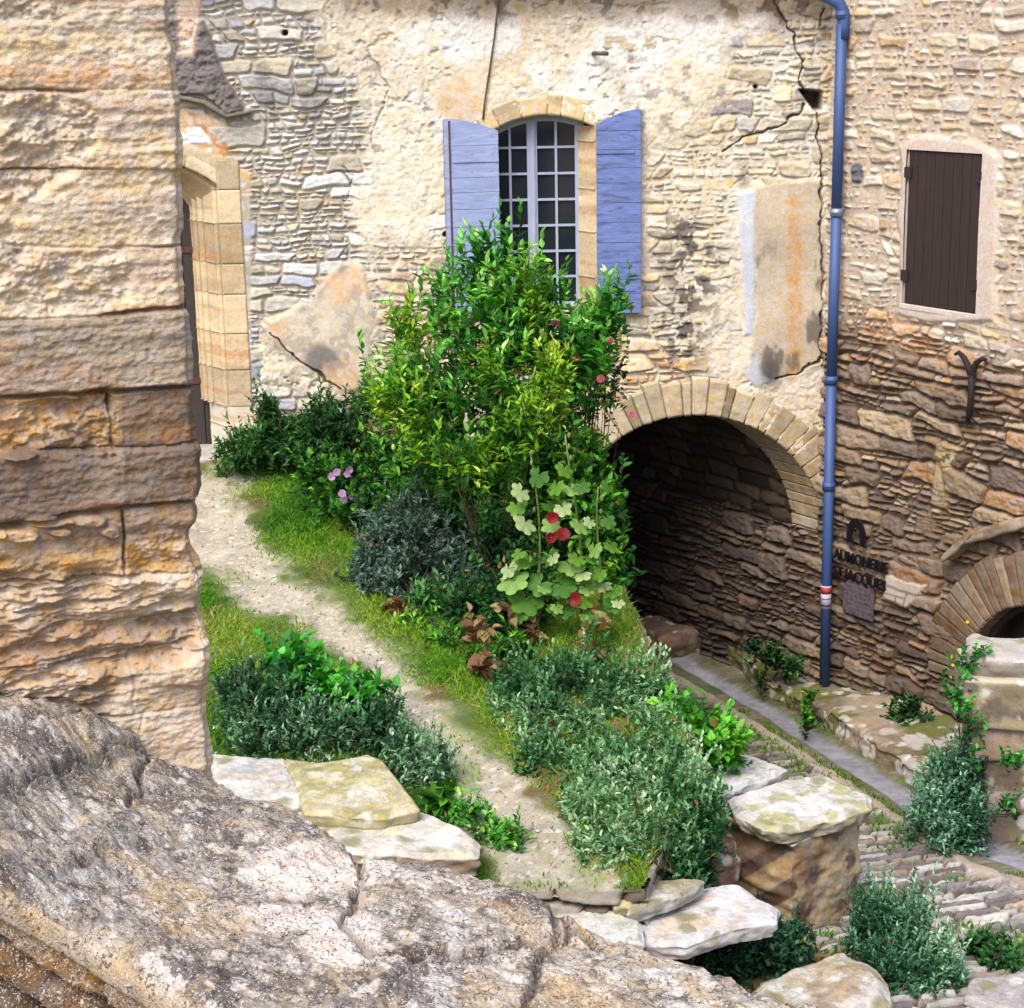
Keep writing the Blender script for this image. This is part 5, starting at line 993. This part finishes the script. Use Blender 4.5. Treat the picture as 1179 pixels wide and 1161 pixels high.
shrub('wall_bush', 'dark green bush against the wall right of the left door', 'bush', [(330, 500, 62, 34, 17.5, .35), (285, 510, 42, 20, 17.4, .3), (382, 492, 46, 34, 17.3, .35), (310, 468, 16, 22, 17.6, .15), (440, 455, 40, 22, 17.6, .25), (372, 470, 30, 18, 17.5, .2)], tb(335, 545), (.07, .018), GD, 950, 10, 707, .24, .5, shell=.3)
shrub('grey_shrub', 'dark grey green rounded shrub at the left foot of the tall shrub', 'shrub', [(475, 610, 72, 52, 15.0, .5), (440, 640, 40, 44, 14.9, .35), (520, 660, 60, 40, 14.8, .4), (470, 660, 60, 36, 14.7, .4)], tb(480, 700), (.055, .015), [pc(36, 56, 44), pc(66, 92, 78), pc(100, 130, 112), pc(140, 168, 150)], 1300, 12, 709, .20, .5, shell=.4)
mw = shrub('pink_mallow', 'pink flowering mallow clump between the wall bush and the grey shrub', 'wildflowers', [(410, 545, 55, 34, 16.2, .4), (440, 580, 50, 34, 15.8, .4), (370, 540, 40, 20, 16.4, .3), (460, 520, 44, 30, 16.3, .3), (400, 590, 50, 20, 15.8, .3)], tb(420, 600), (.06, .03), GB, 620, 8, 711, .2, .6)
flowerpart(mw, 'bloom', [(388, 544), (402, 541), (394, 569), (405, 572), (396, 575), (400, 546), (382, 549)], .032, pc(196, 146, 196), 15.75, None, 5, seed=5)
shrub('glossy_bush', 'mid green glossy bush overhanging the dark mouth of the arch', 'bush', [(690, 590, 30, 62, 15.0, .35), (660, 560, 40, 60, 15.0, .35), (700, 640, 20, 50, 14.9, .3), (680, 520, 24, 30, 15.2, .2)], (back(670, 700, 15)[0], 15.0, zterr(15.0)), (.085, .034), GB, 520, 9, 713, .24, .5, shell=.3)
shrub('grey_shrub', 'large rounded grey green shrub to the right of the path under the hollyhocks', 'shrub', [(675, 790, 78, 58, 12.8, .5), (620, 830, 52, 56, 12.5, .4), (735, 800, 46, 48, 12.9, .4), (600, 790, 40, 36, 12.7, .3), (680, 850, 70, 40, 12.3, .4), (620, 870, 40, 30, 11.9, .3), (740, 850, 50, 36, 12.2, .3)], tb(670, 880), (.050, .016), GG, 1700, 13, 715, .24, .95, shell=.3)
shrub('grey_shrub', 'grey green shrub spilling over the path end beside the white slabs', 'shrub', [(740, 925, 78, 58, 11.6, .4), (700, 900, 50, 40, 11.7, .35), (790, 920, 46, 50, 11.7, .35), (760, 980, 66, 34, 11.3, .3), (700, 960, 40, 40, 11.4, .3), (740, 985, 66, 28, 10.95, .3), (700, 985, 44, 30, 10.75, .25), (760, 1000, 60, 16, 10.75, .2), (670, 950, 26, 40, 11.2, .25), (790, 965, 40, 36, 11.1, .3), (810, 930, 26, 40, 11.3, .25)], tb(745, 1000), (.050, .016), GG, 2000, 13, 717, .23, .95, shell=.3)
shrub('leafy_bush', 'bright green broad leafed bush between two grey shrubs near the cobbles', 'bush', [(810, 843, 38, 24, 12.4, .3), (780, 830, 26, 20, 12.5, .25), (840, 855, 18, 16, 12.3, .2)], (back(806, 872, 12.45)[0], 12.45, zstr(12.45)), (.085, .042), [pc(36, 92, 26), pc(64, 140, 34), pc(100, 186, 54), pc(150, 216, 90)], 190, 7, 719, .18, .6)
shrub('grey_shrub', 'low wide grey green shrub behind the ochre slab next to the pier', 'shrub', [(300, 820, 66, 44, 12.1, .35), (370, 830, 60, 40, 12.1, .35), (430, 830, 44, 36, 12.1, .3), (275, 790, 40, 30, 12.3, .3), (500, 880, 24, 34, 11.6, .2), (470, 860, 34, 30, 11.7, .25)], tb(340, 860), (.046, .014), [pc(34, 66, 42), pc(70, 116, 76), pc(118, 166, 118), pc(184, 216, 180)], 1300, 13, 721, .23, .95, shell=.3)
shrub('oak_sapling', 'young oak with lobed bright leaves above the low grey shrub near pier', 'sapling', [(340, 765, 32, 28, 12.5, .25), (375, 785, 26, 16, 12.4, .2), (322, 790, 24, 18, 12.4, .2), (418, 800, 30, 22, 12.3, .2), (396, 790, 20, 16, 12.3, .15)], tb(345, 835), (.095, .05), [pc(28, 88, 34), pc(46, 130, 40), pc(82, 178, 60), pc(130, 210, 90)], 170, 7, 723, .2, .6)
shrub('creeping_shrub', 'sparse low sprigs growing on the gravel beside the long cream slab', 'shrub', [(560, 985, 34, 20, 10.9, .15), (590, 1000, 24, 14, 10.8, .12), (575, 960, 22, 14, 10.95, .12), (520, 945, 20, 20, 11.1, .15), (545, 925, 20, 16, 11.1, .12)], (back(560, 1010, 10.9)[0], 10.9, zterr(10.9)), (.05, .018), GT, 120, 9, 725, .16, .6)
shrub('broad_leaf_weed', 'two broad shiny leaves of a weed beside the gravel path', 'weed', [(510, 915, 14, 12, 11.2, .1), (500, 925, 12, 10, 11.2, .1)], tb(505, 945), (.13, .06), GB, 12, 4, 727, .12, .4)
shrub('grey_shrub', 'round grey green shrub in front of the pillar at the street edge', 'shrub', [(1096, 890, 40, 34, 13.5, .35), (1085, 925, 46, 32, 13.3, .35), (1112, 862, 24, 28, 13.5, .25), (1120, 930, 20, 30, 13.2, .2)], sb(1095, 960), (.045, .014), [pc(34, 70, 50), pc(66, 116, 86), pc(110, 164, 126), pc(170, 208, 176)], 800, 12, 729, .22, .8, shell=.25)
vn_ = shrub('climbing_weed', 'thin climbing weed with tiny yellow flowers against the pillar left side', 'climber', [(1110, 760, 16, 30, 13.5, .15), (1108, 800, 20, 30, 13.4, .15), (1135, 745, 10, 14, 13.5, .1), (1120, 830, 18, 26, 13.3, .15), (1160, 925, 18, 14, 13.15, .1), (1165, 870, 14, 14, 13.15, .1)], sb(1100, 950), (.05, .026), [pc(24, 84, 28), pc(46, 130, 44), pc(90, 176, 76), pc(150, 210, 110)], 90, 6, 731, .16, .5)
flowerpart(vn_, 'bloom', [(1097, 766), (1095, 756), (1114, 716)], .014, pc(240, 200, 40), 13.25, None, 5, seed=7)
shrub('sage_shrub', 'pale grey shrub on the street corner right of the big brown block', 'shrub', [(1040, 1070, 62, 46, 11.0, .35), (1010, 1050, 36, 36, 11.2, .25), (1060, 1110, 56, 36, 10.7, .3), (1030, 1120, 40, 30, 10.6, .25)], sb(1040, 1140), (.045, .013), [pc(34, 80, 52), pc(78, 134, 96), pc(130, 178, 134), pc(204, 228, 194)], 1100, 13, 733, .24, 1.0, shell=.25)
shrub('low_shrub', 'dark low shrub at the foot of the big brown block', 'shrub', [(870, 1085, 56, 24, 10.85, .2), (830, 1095, 36, 22, 10.7, .2), (915, 1078, 26, 22, 10.9, .15), (850, 1068, 40, 14, 10.9, .15)], sb(870, 1115), (.045, .016), [pc(26, 58, 40), pc(48, 94, 66), pc(86, 142, 100), pc(140, 186, 140)], 900, 10, 735, .14, .4)
shrub('street_weed', 'small green weed at the foot of the flat mauve step stone', 'weed', [(1155, 1100, 30, 14, 10.9, .15), (1130, 1085, 20, 12, 11.1, .12)], sb(1150, 1112), (.06, .02), GD, 110, 8, 737, .12, .4)
for i, (bl, n_, lab) in enumerate([([(890, 752, 20, 12, 18.0, .1), (910, 762, 16, 10, 17.9, .1), (870, 742, 12, 8, 18.2, .1)], 120, 'dark weeds rooted on the ledge left of the blue pipe'), ([(1045, 822, 24, 26, 16.3, .15), (1060, 838, 20, 16, 16.2, .15), (1035, 838, 16, 12, 16.3, .1)], 200, 'dark weeds at the wall foot behind the ledge and right of the blue pipe'), ([(930, 802, 7, 8, 16.9, .06), (929, 820, 8, 7, 16.5, .06)], 24, 'tiny green weed in the ledge crack under the pipe'), ([(1000, 970, 0, 0, 12, 0)], 0, '')]):
    if n_: x, y = bl[0][0], bl[0][1]; shrub('wall_weed', lab, 'weed', bl, back(x, y+14, bl[0][4]), (.06, .026), GD if i < 2 else GB, n_, 7, 741+i, .14, .5)
# dry grass tuft and withered leaves under the hollyhocks
shrub('withered_plant', 'clump of withered brown lobed leaves below the hollyhocks', 'plant', [(590, 705, 34, 12, 13.6, .15), (555, 720, 20, 14, 13.6, .12), (680, 730, 30, 16, 13.4, .15), (560, 765, 10, 10, 13.0, .08), (460, 715, 20, 12, 14.2, .12)], tb(600, 790), (.10, .06), [pc(86, 58, 38), pc(130, 92, 60), pc(172, 146, 104), pc(120, 130, 60)], 34, 5, 751, .14, .2)
shrub('understory_shrub', 'dark green leafy undergrowth between the tall shrub trunk and the hollyhocks', 'undergrowth', [(565, 615, 56, 50, 14.6, .35), (600, 665, 44, 36, 14.2, .3), (545, 690, 46, 26, 14.2, .3), (590, 700, 40, 24, 13.9, .25), (500, 690, 40, 22, 14.3, .25)], tb(565, 720), (.07, .024), GD, 900, 9, 761, .22, .5, shell=.3)
shrub('path_weeds', 'bright low green weeds edging the grass beside the withered plants', 'weeds', [(520, 735, 34, 12, 13.7, .2), (560, 760, 24, 14, 13.2, .2), (590, 740, 24, 12, 13.4, .2), (480, 720, 24, 10, 14.0, .2)], tb(540, 760), (.07, .02), GB, 200, 7, 762, .14, .7)
# ---- hollyhocks
def lobed(P0, N_, up_, r, colr, rng, lobes=5):
    N_ = unit(N_); s_ = unit(np.cross(N_, up_)); t_ = np.cross(s_, N_); m = lobes*4; V = [P0]; C = [A(colr)*.8]
    for k in range(m+1):
        a_ = -2.75+5.5*k/m; rr = r*(1-.26*(.5-.5*math.cos(k/m*lobes*2*math.pi))**1.0 if True else 1)*(1 if k not in (0, m) else .35); rr = r*(.72+.28*abs(math.cos(k/m*lobes*math.pi)))*(.5 if k in (0, m) else 1)
        V.append(P0+s_*math.sin(a_)*rr+t_*math.cos(a_)*rr-N_*rr*(.16*(1-abs(math.cos(k/m*lobes*math.pi)))+.22)+N_*r*.1); C.append(A(colr)*(.72+.4*abs(math.cos(k/m*lobes*math.pi)))*rng.uniform(.9, 1.1))
    F = [(0, k+1, k+2) for k in range(m)]; return V, F, C
def hollyhock(label, base, top, depth, leaves, flowers, buds, seed):
    rng = np.random.RandomState(seed); b_ = A(back(base[0], base[1], depth)); b_[2] = zterr(depth); tp = A(back(top[0], top[1], depth)); o = empty('hollyhock', b_, label, 'hollyhock', 'hollyhocks in front of the dark arch')
    mb = MB(); pts = [b_+(tp-b_)*t+A([.03*math.sin(t*5+seed), .02*math.cos(t*4), 0]) for t in np.linspace(0, 1, 10)]; mb.tube(pts, [.014-.0009*i for i in range(10)], 6)
    LC = [pc(110, 162, 50), pc(150, 190, 96), pc(74, 130, 40), pc(186, 208, 140), pc(92, 146, 44)]
    leaves = list(leaves)+[(np.interp(y_, [top[1], base[1]], [top[0], base[0]])+rng.uniform(-26, 26), y_, rng.uniform(9, 15)) for y_ in rng.uniform(top[1]+60, 715, 9)]
    for (x, y, r_) in leaves:
        c0 = back(x, y, depth-.12-rng.uniform(0, .12)); t = np.clip((c0[2]-b_[2])/(tp[2]-b_[2]), .02, .98)-.03; s0 = b_+(tp-b_)*t; mb.tube([s0, (s0+c0)/2+A([0, 0, .02]), c0], .004, 5)
    for (x, y, r_) in leaves:
        rng2 = np.random.RandomState(int(x*7+y)); c0 = back(x, y, depth-.12-rng2.uniform(0, .12)); V, F, C = lobed(c0, A([rng2.uniform(-.8, .8), -.6, .8+rng2.uniform(-.5, .5)]), A([rng2.uniform(-1.2, 1.2), -.3, -1.0]), r_*depth/FPX*.98, LC[rng2.randint(5)], rng2)
        link('leaf', npmesh('leaf', A(V), A(F), A(C), False), M_LEAF, o)
    flowerpart(o, 'flower', flowers, .047, pc(150, 6, 22), depth-.22, pc(240, 190, 150), 5, seed=seed)
    for (x, y) in buds: c0 = back(x, y, depth-.03); mb.tube([c0-A([0, 0, .02]), c0, c0+A([0, 0, .018]), c0+A([0, 0, .03])], [.006, .014, .011, .002], 6)
    mb.build('stem', plain_mat('hollyhock stem', pc(120, 140, 70), .8), o, True)
DH = 13.7
hollyhock('hollyhock with three dark red flowers and pale maple like leaves', (625, 800), (612, 520), DH, [(620, 548, 15), (600, 566, 14), (640, 560, 13), (605, 602, 17), (632, 640, 14), (590, 668, 22), (606, 690, 24), (648, 585, 12), (622, 672, 18), (585, 655, 14), (636, 612, 12)], [(636, 596), (634, 619), (648, 616)], [(612, 522), (612, 534), (614, 545), (614, 560), (615, 588), (616, 640), (620, 660)], 11)
hollyhock('hollyhock with one big round crimson flower low on its stem', (672, 800), (655, 500), DH+.05, [(668, 604, 15), (684, 632, 13), (656, 650, 17), (670, 660, 14), (690, 660, 12), (648, 675, 18), (672, 690, 15), (640, 700, 14), (650, 540, 13), (670, 560, 12)], [(662, 690)], [(655, 502), (655, 515), (657, 528), (660, 580), (668, 620)], 12)
hollyhock('hollyhock at the right with a single small crimson flower', (688, 800), (692, 560), DH+.1, [(700, 600, 11), (704, 628, 12), (694, 672, 13), (706, 680, 12), (684, 705, 12), (700, 560, 10)], [(679, 702)], [(692, 562), (693, 575), (692, 590)], 13)
# ---- grass blades on the terrace
rng = np.random.RandomState(801)
n = 150000; gx = rng.uniform(-3.4, 1.3, n); gy = 10.3+(rng.uniform(0, 1, n)**1.15)*7.6
Pg = np.stack([gx, gy, zterr(gy)], -1); px, py = proj(Pg)
gd = psdf(px+14*fbm(gx*2.2, gy*2.2, 4, 21), py+9*fbm(gx*2.2, gy*2.2, 4, 22), path)+9*fbm(gx*5, gy*5, 3, 23)
dens = sst(-14, 14, gd)*(.35+.65*sst(.45, -.1, fbm(gx*1.4, gy*1.4, 4, 24)))+.10*sst(.25, .5, fbm(gx*2.4, gy*2.4, 4, 27))
dens *= (px > 180)*(px < 860)
keep = (rng.uniform(0, 1, n) < dens) & (gx < xedge(gy)-.02)
Pg = Pg[keep]; m = len(Pg); tall = .035+.055*sst(0, 40, gd[keep])*rng.uniform(.3, 1.4, m)
lean = rng.normal(size=(m, 3))*A([.45, .45, .0])+A([0, 0, 1.0]); D = unit(lean); side_ = unit(np.cross(D, rng.normal(size=(m, 3))))
wd = .0042*rng.uniform(.7, 1.6, m)[:, None]; Hh = tall[:, None]; gcol = np.array([pc(50, 110, 20), pc(92, 156, 28), pc(140, 180, 46), pc(190, 178, 96)])*1.25
t = np.clip(rng.uniform(0, 1, m)**1.3*.7+.5*fbm(Pg[:, 0]*1.5, Pg[:, 1]*1.5, 3, 803)+.1, 0, .999)*3; i0 = t.astype(int); fr = (t-i0)[:, None]; C = gcol[i0]*(1-fr)+gcol[np.minimum(i0+1, 3)]*fr
V = np.stack([Pg-side_*wd, Pg+side_*wd, Pg+D*Hh*.6+side_*wd*.8, Pg+D*Hh+lean*A([1, 1, 0])*Hh*.5, Pg+D*Hh*.6-side_*wd*.8], 1).reshape(-1, 3); i = np.arange(m)[:, None]*5
tag(link('grass', npmesh('grass', V, [i+A([[0, 1, 2, 4]]), i+A([[4, 2, 3]])], np.repeat(C, 5, 0), False), M_GRASS), kind='stuff')
# grass and moss tufts in the cobbles
n = 42000; gx = rng.uniform(1.0, 4.6, n); gy = rng.uniform(10.0, 18, n); Pg = np.stack([gx, gy, zstr(gy)+.0], -1); px, py = proj(Pg)
ok = (fbm(gx*1.1, gy*1.1, 4, 77) > -.05) & (psdf(px, py, gut) > 3) & (rng.uniform(0, 1, n) < .6) & (gx > xedge(gy)+.05)
ok |= (ldist(px, py, [(700, 735), (785, 800), (860, 856), (950, 915), (1030, 968)]) < 7) & (rng.uniform(0, 1, n) < .35)
Pg = Pg[ok]; m = len(Pg); D = unit(rng.normal(size=(m, 3))*A([.6, .6, 0])+A([0, 0, 1.0])); side_ = unit(np.cross(D, rng.normal(size=(m, 3)))); Hh = (.025+.03*rng.uniform(0, 1, m))[:, None]; wd = .006
V = np.stack([Pg-side_*wd, Pg+side_*wd, Pg+D*Hh*.6+side_*wd, Pg+D*Hh, Pg+D*Hh*.6-side_*wd], 1).reshape(-1, 3); i = np.arange(m)[:, None]*5
C = gcol[rng.randint(0, 3, m)]*rng.uniform(.7, 1.2, m)[:, None]
tag(link('street_grass', npmesh('street_grass', V, [i+A([[0, 1, 2, 4]]), i+A([[4, 2, 3]])], np.repeat(C, 5, 0), False), M_GRASS), kind='stuff')
for o in bpy.data.objects:
    if o.parent is None and 'category' in o:
        if o.name.startswith('grey_shrub'): o['group'] = 'grey green shrubs around the garden'
        if o.name.startswith('stone_slab'): o['group'] = 'loose slabs along the terrace edge'
        if o.name.startswith('wall_weed'): o['group'] = 'weeds along the foot of the brown wall'
# loose gravel on the path
rng = np.random.RandomState(901); n = 26000; gx = rng.uniform(-3.4, 1.0, n); gy = rng.uniform(10.3, 17.8, n); Pg = np.stack([gx, gy, zterr(gy)+.018*fbm(gx*2, gy*2, 4, 29)], -1); px, py = proj(Pg)
ok = (psdf(px+14*fbm(gx*2.2, gy*2.2, 4, 21), py+9*fbm(gx*2.2, gy*2.2, 4, 22), path) < 4) & (gx < xedge(gy)-.03) & (rng.uniform(0, 1, n) < .3+.7*sst(-.2, .4, fbm(gx*4, gy*4, 3, 902)))
Pg = Pg[ok]; m = len(Pg); r_ = .0035+.011*rng.uniform(0, 1, m)**3; an_ = rng.uniform(0, 6.28, m); ax = np.stack([np.cos(an_), np.sin(an_), 0*an_], -1); bx = np.stack([-np.sin(an_), np.cos(an_), 0*an_], -1); up_ = A([0, 0, 1.0])
r_ = r_[:, None]; k_ = rng.uniform(.6, 1, (m, 4))
V = np.stack([Pg+ax*r_*1.3*k_[:, :1], Pg+bx*r_*k_[:, 1:2], Pg-ax*r_*1.2*k_[:, 2:3], Pg-bx*r_*k_[:, 3:4], Pg+up_*r_*.8+ax*r_*.2, Pg-up_*r_*.5], 1).reshape(-1, 3); i = np.arange(m)[:, None]*6
F = np.concatenate([i+A([[a_, b_, 4]]) for a_, b_ in ((0, 1), (1, 2), (2, 3), (3, 0))]+[i+A([[b_, a_, 5]]) for a_, b_ in ((0, 1), (1, 2), (2, 3), (3, 0))])
gc = A([pc(226, 214, 192), pc(186, 168, 138), pc(160, 144, 120), pc(238, 234, 226), pc(198, 172, 130)])[rng.randint(0, 5, m)]*rng.uniform(.8, 1.15, m)[:, None]
tag(link('gravel', npmesh('gravel', V, F, np.repeat(gc, 6, 0), False), M_GROUND), kind='stuff')
